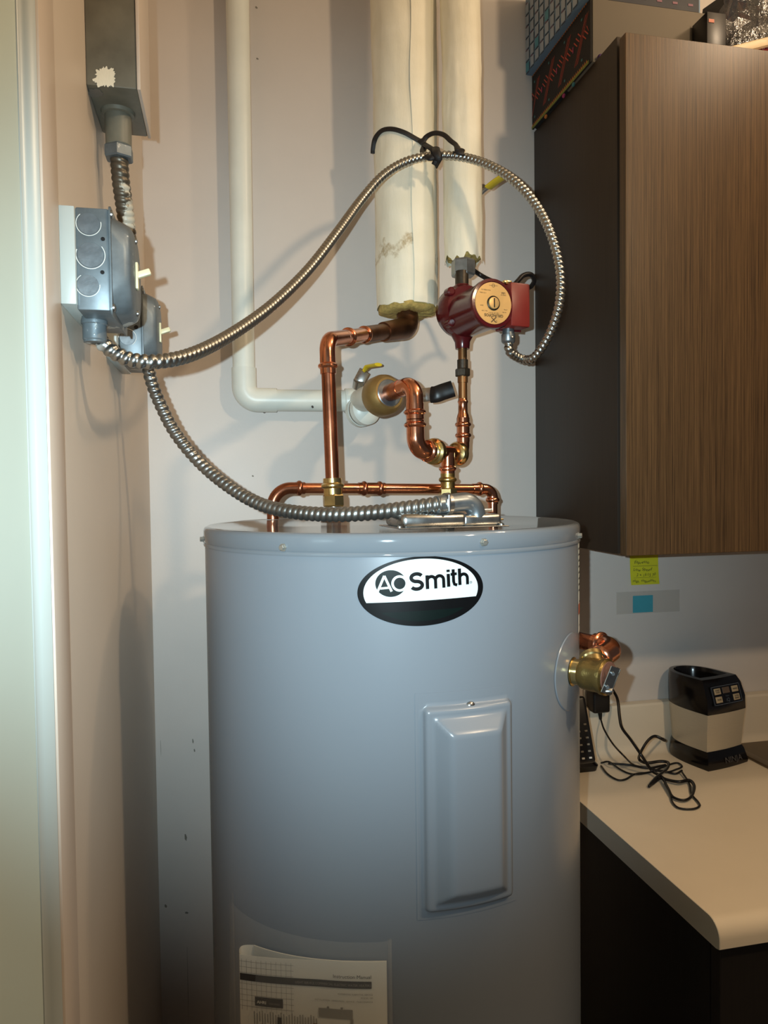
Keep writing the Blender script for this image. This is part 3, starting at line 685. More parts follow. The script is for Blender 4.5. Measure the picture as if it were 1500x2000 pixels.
tb = part('terminal_box', rbox(bxc-pa*.026, (.0375, .052, .0725), .003, 2, (px_, pa, Z1)), 'redbox', pump)
part('box_lid_lip', rbox(bxc-pa*.030-px_*.0015, (.043, .002, .077), .0006, 1, (px_, pa, Z1)), 'red', tb)
part('box_neck', rbox(bxc-px_*.024-pa*.034-Z1*.004, (.026, .036, .060), .004, 2, (px_, pa, Z1)), 'red', pump)
part('gland', rbox(bxc-px_*.016-pa*.018+Z1*.039, (.016, .012, .006), .002, 2, (px_, pa, Z1)), 'brass', tb)
# black cable leaving the terminal box
solo('pump_cable', sweep(catmull([bxc-pa*.03+Z1*.034, P(1012, 548, 1.27), P(1022, 538, 1.28), P(1036, 536, 1.29), P(1043, 546, 1.30), P(1040, 556, 1.31), P(1030, 562, 1.32), P(1000, 560, 1.34), P(960, 548, 1.37), P(938, 537, 1.38), P(925, 528, 1.37)], 8), .0042, 12), 'black', 'black cable looping over the red terminal box', 'cable', smooth=180)
# ------------------------------------------------------------------ lagged pipes
def jacket(top, bot, rt_, rb, ragged):
    vs, fs, n, m = [], [], 64, 60; vsx, _y = basis(bot-top)
    for j in range(m+1):
        t = j/m; c = top.lerp(bot, t); r = rt_+(rb-rt_)*t
        for i in range(n):
            a = 2*math.pi*i/n; d = V((math.cos(a), math.sin(a), 0))
            q_ = mnoise.noise(V((d.x*2.2, d.y*2.2, t*7)))*.0022+mnoise.noise(V((d.x*5, d.y*5, t*22)))*.0010
            e = V((0, 0, 0))
            if j >= m-1: e.z = ragged*mnoise.noise(V((d.x*3, d.y*3, 4.2)))
            vs.append(c+d*(r+q_)+e)
    for j in range(m):
        for i in range(n):
            a, b = j*n+i, j*n+(i+1) % n; fs.append((a, b, b+n, a+n))
    fs.append(tuple(range(n)))
    return vs, fs
t1, b1 = P(782, -60, 1.41), P(796, 604, 1.41); t1.y = b1.y+.004
big = thing('wrapped_pipe', 'thick canvas-wrapped pipe with brown water stain and yellow fibre end', 'pipe', b1)
part('jacket', jacket(V((t1.x, t1.y, 2.62)), b1, .064, .0578, .006), 'lagstain', big, 60)
def fluff(c, r, h, seed, n=56):
    vs, fs = [], []; rows = [(-.02, .97), (.0, .985), (h*.35, 1.0), (h*.75, .97), (h, .80), (h*.9, .45), (h*.8, .1)]
    for t, f in rows:
        for i in range(n):
            a = 2*math.pi*i/n; w_ = 1+.06*mnoise.noise(V((math.cos(a)*3, math.sin(a)*3, t*60+seed)))
            vs.append(c+V((math.cos(a)*r*f*w_, math.sin(a)*r*f*w_, -t+.005*mnoise.noise(V((math.cos(a)*5, math.sin(a)*5, seed+t*40)))*(1 if t > 0 else 0))))
    for j in range(len(rows)-1):
        for i in range(n):
            a, b = j*n+i, j*n+(i+1) % n; fs.append((a, b, b+n, a+n))
    fs.append(tuple(range(len(vs)-n, len(vs)))); return vs, fs
part('fibre_core', fluff(b1+Z1*.004, .0570, .015, 3.1), 'fibre', big, 80, 'frayed yellow fibre insulation')
seam = [V((0, 0, 0))]
th_ = math.atan2(CC.x-b1.x, -(CC.y-b1.y))
def onj(tt, dx, off=.0016):
    c = V((t1.x, t1.y, 2.62)).lerp(b1, tt); r = .064+(.0578-.064)*tt+off; v = V((CC.x-c.x, CC.y-c.y, 0)).normalized(); s = V((-v.y, v.x, 0)); s = s if s.dot(CR) > 0 else -s
    return c+v*math.sqrt(max(0, r*r-dx*dx))+s*dx
part('lap_strip', sheet(lambda u, v, q: onj(1-v*.995, .012+.0018*math.sin(v*21)+u*.040, .0012+.0016*q-.0012*u), 8, 40, True), 'lag', big, 60)
t2, b2 = P(897, -60, 1.36), P(906, 512, 1.36)
sm_ = thing('wrapped_pipe', 'thinner canvas-wrapped pipe above the red pump', 'pipe', b2)
part('jacket', jacket(V((t2.x, t2.y, 2.62)), b2, .0378, .0345, .016), 'lag', sm_, 60)
part('fibre_core', fluff(b2+Z1*.012, .032, .010, 8.4), 'fibre', sm_, 80)
nutc = V((e_r.x+.006, e_r.y+.01, 0)); pz = lambda py: P(905, py, 1.33).z
part('steel_nut', hexnut(V((nutc.x, nutc.y, pz(546))), V((nutc.x, nutc.y, pz(515))), .0215), 'galv', sm_, 20)
part('pipe_tail', cyl(V((e_r.x, e_r.y, pz(566))), V((e_r.x, e_r.y, pz(540))), .0118), 'blackpipe', sm_)
vl = thing('valve_lever', 'steel valve lever with yellow grip poking out beside the thinner wrapped pipe', 'lever', P(945, 372, 1.36))
part('shank', join(sweep([P(936, 378, 1.37), P(945, 372, 1.36), P(958, 362, 1.35)], .0065, 8, .3, up=Z1), cyl(P(938, 374, 1.37), P(946, 366, 1.36), .0072)), 'steel', vl)
part('grip', sweep([P(954, 366, 1.355), P(968, 355, 1.34), P(986, 343, 1.32)], .0098, 10, .38, up=Z1), 'yellow', vl)
# ------------------------------------------------------------------ wall boxes
def wallbox(name, label, y0, y1, xb, x1, xr, z0, z1, kos, near):
    t = thing(name, label, 'electrical box', V((xb, (y0+y1)/2, z0)), 'switch boxes on the left wall')
    part('body', span((xb, y0, z0), (x1, y1, z1), .002), 'galvbox', t)
    yc, zc, hy, hz = (y0+y1)/2, (z0+z1)/2, (y1-y0), (z1-z0)
    def ring(w_, h_, r, x): return [V((x, yc+a, zc+b)) for a, b in rrect(w_, h_, r, 7)]
    cv = part('cover', loft([ring(hy+.004, hz+.006, .006, x1), ring(hy+.004, hz+.006, .006, x1+.0016), ring(hy-.004, hz-.004, .02, x1+.0018), ring(hy-.008, hz-.008, .030, xr-.006), ring(hy-.012, hz-.012, .030, xr-.002), ring(hy-.018, hz-.018, .030, xr)]), 'galvbox', t, 40)
    tg = part('toggle', join(rbox((xr+.0012, yc, zc), (.0024, .010, .026), .0006), rbox((xr+.007, yc, zc+.003), (.015, .0065, .0065), .0015, 2, (V((.94, 0, .34)), Y1, V((-.34, 0, .94))))), 'cream', t, 35, 'cream switch toggle')
    for dz in (-.036, .036): part('screw', lathe(V((xr, yc+.004, zc+dz)), X1, [(0, .0032), (.0012, .003), (.002, .001)], 12), 'steel', cv)
    for sz in (-1, 1): part('corner_screw', lathe(V((x1+.001, y0+.004, zc+sz*(hz/2-.004))), X1, [(0, .004), (.002, .0038), (.003, .001)], 12), 'steel', cv)
    for (px, py, r) in kos:
        c = PL(px, py, 1, y0); d = r*c.length*0+r*((c-CC).dot(CF))/FPX
        kn = part('knockout', lathe(c-Y1*.0004, Y1, [(0, d*.86), (.0012, d*.9)], 28), 'galv', t)
        q_ = px*7 % 360; part('knockout_rim', sweep([c+V((math.cos(math.radians(a+q_))*d*.96, -.0004, math.sin(math.radians(a+q_))*d*.96)) for a in range(0, 250, 10)], d*.03, 5), 'whitepl', kn)
    for px, py, r in near:
        c = PL(px, py, 1, y0); d = r*((c-CC).dot(CF))/FPX
        part('hole', lathe(c-Y1*.0005, Y1, [(0, d), (.001, d)], 14), 'black', t)
    return t, yc, zc
BZ0, BZ1 = 1.675, 1.772
yb1 = .728
xb = PL(148, 500, 1, yb1).x; x1 = PL(214, 500, 1, yb1).x; xr = x1+.0175
z0, z1_ = PL(180, 606, 1, yb1).z, PL(180, 405, 1, yb1).z
solo('backing_board', span((LX, .7235, z0+.004), (xb+.0004, .86, z1_-.001), .001), 'frame', 'white painted backing board behind the nearer switch box', 'board')
solo('backing_board', span((LX, .985, z0+.002), (xb, 1.13, z1_-.004), .001), 'frame', 'white painted backing board behind the farther switch box', 'board')
bx1, yc1, zc1 = wallbox('switch_box', 'galvanised switch box nearest the door frame with three round knockouts', yb1, yb1+.104, xb, x1, xr, z0, z1_, ((173, 437, 24), (177, 498, 28), (172, 557, 23)), ((201, 467, 4), (200, 532, 4)))
bx2, yc2, zc2 = wallbox('switch_box', 'galvanised switch box half hidden behind the nearer one', 1.0, 1.104, xb+.001, x1, xr, z0, z1_, ((249, 659, 17),), ((266, 639, 4),))
# grey junction box higher up
ga, gb = PL(170, 150, 1, .89), PL(268, 175, 1, .89); gz = PL(240, 172, 1, .89).z
jb = thing('junction_box', 'grey painted junction box high on the left wall', 'electrical box', V((LX, .95, gz)))
part('body', span((LX, .89, gz), (gb.x, 1.006, gz+.24), .002), 'greypaint', jb)
part('cover', span((gb.x, .888, gz-.001), (gb.x+.004, 1.008, gz+.242), .001), 'trim', jb, label='beige painted cover plate')
def splash(px, py, rx, ry, pick, nrm, seed):
    vs = [pick(px, py)+nrm]
    for i in range(72):
        a = 2*math.pi*i/72; q_ = 1+.35*mnoise.noise(V((math.cos(a)*2, math.sin(a)*2, seed)))+.28*mnoise.noise(V((math.cos(a)*9, math.sin(a)*9, seed)))
        vs.append(pick(px+rx*q_*math.cos(a), py+ry*q_*math.sin(a))+nrm)
    return vs, [(0, i+1, (i+1) % 72+1) for i in range(72)]
part('paint_splash', splash(206, 151, 21, 19, lambda a, b: PL(a, b, 1, .89), -Y1*.0006, 1.3), 'lag', jb, 0, 'cream paint splash')
part('paint_splash', splash(187, 181, 14, 9, lambda a, b: PL(a, b, 2, gz), -Z1*.0006, 5.1), 'inkgrey', jb, 0)
cs = V((-.117, .948, gz))
cd = thing('painted_conduit', 'short painted flexible conduit hanging below the grey junction box', 'conduit', cs)
part('flange', lathe(cs, -Z1, [(0, .020), (.004, .019), (.005, .015)], 32), 'greypaint', cd)
part('connector', lathe(cs, -Z1, [(.003, .0155), (.04, .0150), (.042, .0135)], 32), 'greypaint', cd)
part('nut', hexnut(cs-Z1*.041, cs-Z1*.056, .0175), 'galvbox', cd, 20)
def ribbed(pts, r, pitch, depth=.14, step=None):
    """helical corrugated tube"""
    pts = resample(pts, (step or pitch/7))
    rf = (lambda s: r) if not callable(r) else r
    return sweep(pts, lambda s, a: rf(s)*(1-depth+depth*abs(math.sin(math.pi*(s/pitch+a/(2*math.pi))))**.75), 16)
part('flex', ribbed(catmull([cs-Z1*.05, cs-Z1*.08+V((.001, .004, 0)), cs-Z1*.13+V((.004, .03, 0)), V((x1-.016, 1.03, z1_-.002))], 12), .0108, .0072), 'flexpaint', cd, 180)
# conduit from the near box over to the pump
ca = thing('flexible_conduit', 'bright ribbed metal conduit looping from the near switch box to the red pump', 'conduit', V((-.117, .775, z0-.03)))
k0 = V((PL(184, 612, 1, .775).x, .775, z0))
part('box_connector', lathe(k0, -Z1, [(-.004, .0115), (0, .0125), (.003, .0125), (.004, .0112), (.018, .0112), (.019, .0104), (.021, .0104)], 28), 'galvbox', ca)
Apts = [(190, 652, .745), (206, 676, .74), (250, 701, .745), (310, 706, .755), (380, 690, .80), (455, 651, .88), (530, 597, .97), (600, 529, 1.06), (658, 455, 1.14), (705, 391, 1.22), (748, 343, 1.255), (795, 315, 1.28), (848, 304, 1.29), (905, 307, 1.28), (960, 325, 1.25), (1010, 358, 1.22), (1050, 405, 1.20), (1078, 463, 1.18), (1094, 530, 1.18), (1093, 590, 1.19), (1079, 640, 1.21), (1060, 677, 1.23), (1040, 700, 1.25), (1019, 701, 1.27), (1006, 684, 1.275), (1003, 664, 1.275)]
gl = bxc-pa*.026-Z1*.036-px_*.008
Ac = [k0-Z1*.016]+[P(*p) for p in Apts[:-2]]+[gl-Z1*.038+px_*.003, gl-Z1*.018]
part('flex', ribbed(catmull(Ac, 12), (.0079), .0080, .30), 'flexA', ca, 180)
part('pump_connector', lathe(gl+Z1*.002, -Z1, [(0, .0100), (.010, .0100), (.011, .0118), (.022, .0118), (.024, .0108), (.026, .0088)], 24), 'galv', ca)
part('set_screw', lathe(gl-Z1*.016+pa*.0112, pa, [(0, .0028), (.003, .0024), (.0035, .001)], 10), 'steel', ca)
# conduit from the far box to the tank
cb = thing('flexible_conduit', 'grey ribbed metal conduit sagging from the far switch box to the tank lid', 'conduit', P(290, 705, .99))
Bp = [(287, 690, .985), (289, 712, .99), (296, 745, 1.0), (312, 787, 1.01), (342, 845, 1.02), (388, 901, 1.02), (441, 946, 1.0), (500, 981, .975), (560, 998, .945), (640, 1005, .915), (720, 1002, .895), (790, 994, .88), (866, 984, .866)]
part('flex', ribbed(catmull([P(*p) for p in Bp], 12), lambda s: .0088+.0012*min(1, s/.6), .0084, .24), 'flexB', cb, 180)
q0, q1 = P(852, 986, .867), P(930, 977, .889)
q2 = V((q1.x, q1.y, TZ+.012))
part('elbow_connector', sweep(fillet([q0, q1, q2], .017, 12), lambda s, a: .0105 if s < .012 else .0112, 24, 1), 'galv', cb)
qd = (q1-q0).normalized()
part('clamp', join(lathe(q0+qd*.012, qd, [(0, .0116), (0, .0128), (.006, .0128), (.006, .0116)], 24), rbox(q0+qd*.016-CF*.0125, (.005, .003, .012), .001)), 'steel', cb)
part('clamp_screw', cyl(q0+qd*.016-CF*.013-Z1*.009, q0+qd*.016-CF*.013+Z1*.010, .0016), 'galv', cb)
part('connector_screw', cyl(q1+e1*.010-Z1*.012, q1+e1*.020-Z1*.012, .0022), 'steel', cb)
# ------------------------------------------------------------------ black tie holding the conduit to the pipe
tie = thing('ribbon_tie', 'black ribbon tying the looping conduit to the thick wrapped pipe', 'ribbon', P(840, 290, 1.30))
def pj(px, py): # on the thick jacket surface
    r = ray(px, py); c = V((t1.x, t1.y, 2.62)).lerp(b1, .5); a = r.x**2+r.y**2; ox, oy = -c.x, -c.y; R_ = .0640
    b = 2*(r.x*ox+r.y*oy); cc = ox*ox+oy*oy-R_*R_; D = b*b-4*a*cc; t = (-b-math.sqrt(max(0, D)))/2/a; return CC+r*t
part('band', sweep(catmull([pj(728.5, 300), pj(729, 290), pj(733, 270), pj(746, 255), pj(766, 252), pj(790, 259), pj(812, 271), pj(828, 282)-CF*.004], 6), .0046, 10, .25, up=CF), 'strap', tie, 180)
part('knot', join(sweep(catmull([P(820, 274, 1.335), P(829, 284, 1.325), P(826, 297, 1.30), P(838, 308, 1.275), P(848, 306, 1.272)], 6), .0056, 10, .5, up=CF), sweep(catmull([P(826, 280, 1.325), P(842, 290, 1.29), P(856, 299, 1.275), P(852, 312, 1.275), P(848, 322, 1.28)], 6), .0052, 10, .5, up=CF)), 'strap', tie, 180)
part('loop', sweep(catmull([P(824, 282, 1.32), P(832, 268, 1.32), P(848, 260, 1.31), P(866, 263, 1.30), P(880, 275, 1.29), P(890, 283, 1.28), P(894, 293, 1.265)], 6), .0046, 10, .3, up=CF), 'strap', tie, 180)
part('wrap', sweep([P(851, 289, 1.285), P(853, 300, 1.268), P(856, 312, 1.272), P(852, 322, 1.29)], .007, 10, .4, up=CF), 'strap', tie, 180)
part('wrap', sweep([P(893, 287, 1.282), P(894, 297, 1.265), P(900, 300, 1.265), P(902, 292, 1.27)], .0055, 10, .5, up=CF), 'strap', tie, 180)
# ------------------------------------------------------------------ relief valve on the right flank
vth, vz = tpix(1114, 1311); n = V((math.sin(vth), -math.cos(vth), 0)); vbp = tank(vth, vz)
rvt = thing('relief_valve', 'brass relief valve with steel test lever on the right flank of the tank', 'valve', vbp)
tt_ = V((math.cos(vth), math.sin(vth), 0))
vs = []; fs = []; N = 40
for j, (r, o) in enumerate(((.0485, .0005), (.0475, .0016), (.030, .0026), (.018, .003))):
    for i in range(N):
        a = 2*math.pi*i/N; vs.append(tank(vth+r*math.cos(a)/TR, vz+r*math.sin(a), o))
for j in range(3):
    for i in range(N):
        a, b = j*N+i, j*N+(i+1) % N; fs.append((a, b, b+N, a+N))
part('escutcheon', (vs, fs), 'tank', rvt, label='round grey escutcheon plate')
vax = (n-CF*.35).normalized()
part('neck', lathe(vbp, n, [(0, .0165), (.004, .0180), (.004, .0160), (.016, .0160), (.018, .017)], 32), 'brass', rvt)
part('valve_body', lathe(vbp+n*.016, vax, [(0, .0180), (.002, .0195), (.012, .0205), (.024, .0205), (.027, .0222), (.032, .0222), (.034, .0195)], 36), 'brassrough', rvt)
part('cap_disc', lathe(vbp+n*.016+vax*.0335, vax, [(0, .0192), (.0016, .0188)], 32), 'capred', rvt, label='reddish printed cap disc')
od = (Z1*.42-CF*-.55+CR*.30).normalized()
od = (Y1*.78+Z1*.48+X1*.22).normalized()
oo = vbp+n*.016+vax*.019
part('outlet', lathe(oo, od, [(0, .0145), (.022, .0150), (.024, .0165), (.030, .0165), (.032, .013)], 28), 'brass', rvt)
lc = vbp+n*.016+vax*.038-Z1*.004
lx = (n*.55-Z1*.85).normalized(); ly = lx.cross(CF).normalized(); lz_ = lx.cross(ly)
lev = part('test_lever', rbox(P(1192, 1329, (lc-CC).dot(CF)-.012), (.034, .0125, .0016), .0006, 1, ((-Z1*.9-CR*.36).normalized(), (CR*.9-Z1*.36+CF*.2).normalized(), -CF)), 'steel', rvt)
for a, b in ((1197, 1316), (1186, 1342)): part('rivet', lathe(P(a, b, (lc-CC).dot(CF)-.014), -CF, [(0, .0026), (.002, .002)], 10), 'galv', lev)
part('lever_side', rbox(P(1199, 1331, (lc-CC).dot(CF)-.006), (.034, .0014, .012), .0005, 1, ((-Z1*.9-CR*.36).normalized(), (CR*.9-Z1*.36).normalized(), -CF)), 'steel', lev)
part('lever_pin', cyl(lc-n*.004, P(1190, 1330, (lc-CC).dot(CF)-.010), .0034), 'steel', lev)
part('lever_knob', lathe(P(1184, 1350, (lc-CC).dot(CF)-.010), CR, [(-.003, .002), (0, .004), (.006, .004), (.008, .002)], 14), 'steel', lev)
dd = (lc-CC).dot(CF)
dp = thing('discharge_pipe', 'copper discharge elbow curving behind the tank from the relief valve', 'pipe', P(1190, 1280, dd+.06))
d0, d1, d2 = oo+od*.022, P(1200, 1266, dd+.07), P(1110, 1246, dd+.13)
part('elbow', sweep(fillet([d0, d1, d1.lerp(d2, .4)], .020, 12), .0142, 24), 'copper', dp)
part('collar', sleeve(d1.lerp(d2, .22), d1.lerp(d2, .42), .0128, (.35,)), 'copper', dp)
part('collar', sleeve(d0, d0.lerp(d1, .55), .0128, (.5,)), 'copper', dp)
part('tube', cyl(d1.lerp(d2, .36), d2, .0112), 'copperdull', dp)
# ------------------------------------------------------------------ upper cabinet
UX, UF, UB, UT = .662, 1.1585, 1.380, 2.257
uc = thing('wall_cabinet', 'dark brown wall cabinet with fine vertical grain door', 'cabinet', V((UX+.45, 1.33, UB)))
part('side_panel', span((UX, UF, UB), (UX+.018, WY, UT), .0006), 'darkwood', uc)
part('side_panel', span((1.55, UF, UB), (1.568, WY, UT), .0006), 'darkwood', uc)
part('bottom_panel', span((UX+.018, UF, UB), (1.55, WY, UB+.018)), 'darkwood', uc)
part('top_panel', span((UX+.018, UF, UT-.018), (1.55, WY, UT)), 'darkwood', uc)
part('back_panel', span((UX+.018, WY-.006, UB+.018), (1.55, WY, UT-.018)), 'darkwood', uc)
for a, b in ((UX+.001, 1.1135), (1.1165, 1.567)):
    part('door', span((a, 1.1325, UB-.001), (b, 1.1525, UT-.008), .0008, 1), 'door', uc)
# ------------------------------------------------------------------ counter
CX, CZ = .647, .900
def nose():
    pr = [(1.4985, CZ-.038), (.875, CZ-.038)]
    y0 = .868; pr += [(y0, CZ-.036), (y0, CZ-.024)]
    for i in range(1, 9):
        a = math.radians(90*i/8); pr.append((y0+.024-.024*math.cos(a), CZ-.024+.024*math.sin(a)))
    pr += [(1.455, CZ)]
    for i in range(1, 7):
        a = math.radians(90*i/6); pr.append((1.455+.022*math.sin(a), CZ+.022-.022*math.cos(a)))
    pr += [(1.477, 1.004), (1.480, 1.0085), (1.485, 1.010), (1.4985, 1.010)]
    return pr
ct = thing('countertop', 'pale laminate countertop with rolled front edge and low backsplash', 'countertop', V((1.5, 1.18, CZ-.038)))
part('slab', prism(nose(), lambda a, b: V((CX+.0014, a, b)), lambda a, b: V((2.4, a, b))), 'counter', ct, 30)
part('end_strip', prism(nose(), lambda a, b: V((CX, a, b)), lambda a, b: V((CX+.0013, a, b))), 'counteredge', ct, 30, 'grey end strip on the cut edge')
bcb = thing('base_cabinet', 'very dark base cabinet under the pale countertop', 'cabinet', V((1.5, 1.2, 0)))
part('carcass', span((CX+.012, .905, .10), (2.38, WY-.002, CZ-.039), .001), 'base', bcb)
part('toe_kick', span((CX+.02, .965, 0), (2.38, WY-.01, .10)), 'base', bcb)
for i in range(3): part('door', span((CX+.013+i*.575, .884, .115), (CX+.013+i*.575+.571, .904, CZ-.044), .001, 1), 'base', bcb)
# sink
sk = thing('sink', 'dull steel sink rim at the right end of the countertop', 'sink', V((1.4, 1.2, CZ)))
s0 = PL(1456, 1476, 2, CZ+.004); sx0 = s0.x
part('rim', join(span((sx0, s0.y-.26, CZ+.0002), (sx0+.48, s0.y-.235, CZ+.006), .002), span((sx0, s0.y+.11, CZ+.0002), (sx0+.48, s0.y+.135, CZ+.006), .002), span((sx0, s0.y-.24, CZ+.0002), (sx0+.022, s0.y+.12, CZ+.006), .002), span((sx0+.46, s0.y-.24, CZ+.0002), (sx0+.48, s0.y+.12, CZ+.006), .002)), 'sink', sk)
part('deck', span((sx0+.02, s0.y-.236, CZ+.0002), (sx0+.462, s0.y+.112, CZ+.003)), 'sink', sk)
# ------------------------------------------------------------------ notes on the wall
def wallquad(px0, py0, px1, py1, y=WY): return PL(px0, py0, 1, y), PL(px1, py1, 1, y)
def note(px0, px1, py0, py1, curl, y=WY-.0006, th_=.0003):
    a, b, c = PL(px0, py0, 1, y), PL(px1, py0, 1, y), PL((px0+px1)/2, py1, 1, y)
    def f(u, v, s): return V((a.x+(b.x-a.x)*u, y-curl*(1-v)**3-th_*s, a.z+(c.z-a.z)*(1-v)))
    return f
fn = note(1230, 1285, 1062, 1141, .006)
nt_ = thing('sticky_note', 'yellow-green sticky note with handwriting below the wall cabinet', 'note', fn(.5, 0, 0))
part('sheet', sheet(fn, 4, 10, True), 'note', nt_)
def nb(u, v): p = fn(max(0, min(1, u)), v, 1); p.y -= .0003; return p
def hand(s, u, v, size, m='ink'):
    g = text2d(s, size, 0, 'LEFT', 1.1); w_ = (fn(1, 1, 0).x-fn(0, 1, 0).x); h_ = fn(0, 1, 0).z-fn(0, 0, 0).z
    part('handwriting', mapped(([(u+(x+y*.25)/w_, v+y/h_+.015*math.sin(x*300)) for x, y in g[0]], g[1]), nb), m, nt_, 0)
hand('Espresso', .14, .51, .0095); hand('Low Speed', .10, .33, .0095); hand('2 + 15:15 30', .2, .20, .0085); hand('High  Vegetables', .05, .06, .0078)
part('handwriting', mapped(quad2(.1, .445, .96, .452, 6), nb), 'ink', nt_, 0); part('handwriting', mapped(quad2(.1, .165, .9, .170, 6), nb), 'ink', nt_, 0)
ft = note(1204, 1327, 1157, 1197, 0, WY-.0002, .0002); 
solo('clear_tape', sheet(ft, 4, 1, True), 'tape', 'wide strip of clear tape across the teal note', 'tape')
fz = note(1236, 1275, 1164, 1196, 0, WY-.0006, .0003)
solo('sticky_note', sheet(fz, 2, 2, True), 'teal', 'small plain teal sticky note under clear tape on the wall', 'note')
# ------------------------------------------------------------------ outlet and adapter
oc = PL(1157, 1352, 1, WY)
ot = thing('wall_outlet', 'white wall outlet plate behind the black adapter', 'outlet', V((oc.x, WY, oc.z-.057)))
part('plate', rbox((oc.x+.012, WY-.003, oc.z+.006), (.070, .005, .114), .002), 'whitepl', ot)
for dz in (-.019, .019): part('socket', rbox((oc.x+.012, WY-.006, oc.z+.006+dz), (.034, .002, .028), .001), 'cream', ot)
ad = thing('power_adapter', 'small black power adapter plugged into the wall outlet', 'adapter', V((oc.x+.014, WY-.03, oc.z-.03)))
ac = PL(1168, 1365, 1, WY-.025)
part('housing', rbox((ac.x, WY-.0255, ac.z), (.040, .036, .054), .005, 3), 'black', ad)
part('strain_relief', cyl(V((ac.x+.004, WY-.025, ac.z-.026)), V((ac.x+.006, WY-.025, ac.z-.046)), .0055, .003), 'black', ad)
def onc(px, py, h=.003): return PL(px, py, 2, CZ+h)
cy0 = V((ac.x+.006, WY-.025, ac.z-.044))
part('lead', sweep(catmull([cy0, P(1180, 1425, 1.60), P(1197, 1453, 1.57), P(1218, 1476, 1.52), onc(1238, 1494), onc(1268, 1500), onc(1300, 1508), onc(1320, 1503), onc(1332, 1497), onc(1322, 1490), onc(1300, 1496), onc(1270, 1508), onc(1236, 1512), onc(1212, 1503), onc(1190, 1488), onc(1174, 1490)], 8), .0019, 8), 'black', ad, 180)
part('lead', sweep(catmull([onc(1174, 1496), onc(1187, 1512), onc(1206, 1523), onc(1222, 1522), onc(1240, 1512), onc(1264, 1509), onc(1290, 1505), onc(1318, 1511), onc(1332, 1505)], 8), .0021, 8), 'black', ad, 180)
part('lead', sweep(catmull([onc(1188, 1491), onc(1230, 1494), onc(1265, 1500), onc(1300, 1494)], 8), .0024, 8), 'black', ad, 180)
# ------------------------------------------------------------------ cordless phone
ph = thing('cordless_phone', 'black keypad phone standing partly hidden behind the tank', 'phone', onc(1150, 1510, 0))
fb = onc(1178, 1498, 0)
part('cradle', loft([[V((fb.x-.13+a*1.0, fb.y+.035+b, z)) for a, b in rrect(w_, h_, .012, 5)] for w_, h_, z in ((.22, .105, CZ), (.225, .11, CZ+.012), (.20, .09, CZ+.026), (.17, .06, CZ+.030))]), 'blackgloss', ph)
hb, ht_ = P(1150, 1490, 1.43), P(1128, 1360, 1.46); hd = (ht_-hb); hn = (-CF - hd.normalized()*(-CF).dot(hd.normalized())).normalized(); hs = hd.normalized().cross(hn); hs = hs if hs.dot(CR) > 0 else -hs
hc = hb.lerp(ht_, .5)-hs*.012
hsx = part('handset', rbox(hc, (.050, .018, hd.length), .006, 3, (hs, hn, hd.normalized())), 'black', ph)
for j in range(7):
    for i in range(3):
        if j < 6: part('key', rbox(hc+hs*(.015-.014*i)+hd.normalized()*(-hd.length*.42+.0125*j)+hn*.0095, (.0055, .0014, .0034), .0004, 1, (hs, hn, hd.normalized())), 'inkgrey' if j else 'whitepl', hsx)
# ------------------------------------------------------------------ blender base
bcn = onc(1392, 1507, 0); ang = math.radians(14)
fx = V((math.cos(ang), math.sin(ang), 0)); fy = V((-math.sin(ang), math.cos(ang), 0))   # fy points to the back
B0 = bcn+fx*.052+fy*.075; B0.z = CZ
def outline(w_, fr, bk, n=26):
    """front edge straight from -w to w at y=-fr, sides bow back to a round rear"""
    pts = [(-w_, -fr), (-w_*.5, -fr-.0025), (0, -fr-.0035), (w_*.5, -fr-.0025), (w_, -fr)]
    for i in range(1, n):
        t = i/n; a = math.pi*t; pts.append((math.cos(a)*(w_+.014*math.sin(a)) , -fr+(fr+bk)*math.sin(a)**.8))
    return pts
def bring(w_, fr, bk, z): return [B0+fx*a+fy*b+Z1*z for a, b in outline(w_, fr, bk)]
bl = thing('blender_base', 'brushed steel and black blender motor base with a button panel', 'blender', B0)
part('foot', loft([bring(.060, .071, .070, 0), bring(.061, .072, .071, .006), bring(.055, .066, .068, .030), bring(.053, .062, .064, .036)]), 'blackgloss', bl, 30)
part('steel_body', loft([bring(.0525, .061, .064, .034), bring(.0545, .063, .068, .075), bring(.0575, .067, .073, .117)]), 'brushed', bl, 30)
def upper():
    rings = [bring(.0578, .0674, .0735, .116), bring(.0578, .066, .075, .144), bring(.056, .056, .074, .172), bring(.052, .047, .072, .185)]
    q_ = [B0+fx*(a*.86)+fy*(b*.86+.003)+Z1*.186 for a, b in outline(.049, .043, .069)]
    q2_ = [B0+fx*(a*.80)+fy*(b*.80+.003)+Z1*.176 for a, b in outline(.049, .043, .069)]
    q3_ = [B0+fx*(a*.74)+fy*(b*.74+.003)+Z1*.125 for a, b in outline(.049, .043, .069)]
    return loft(rings+[q_, q2_, q3_])
part('upper_housing', upper(), 'blackgloss', bl, 40)
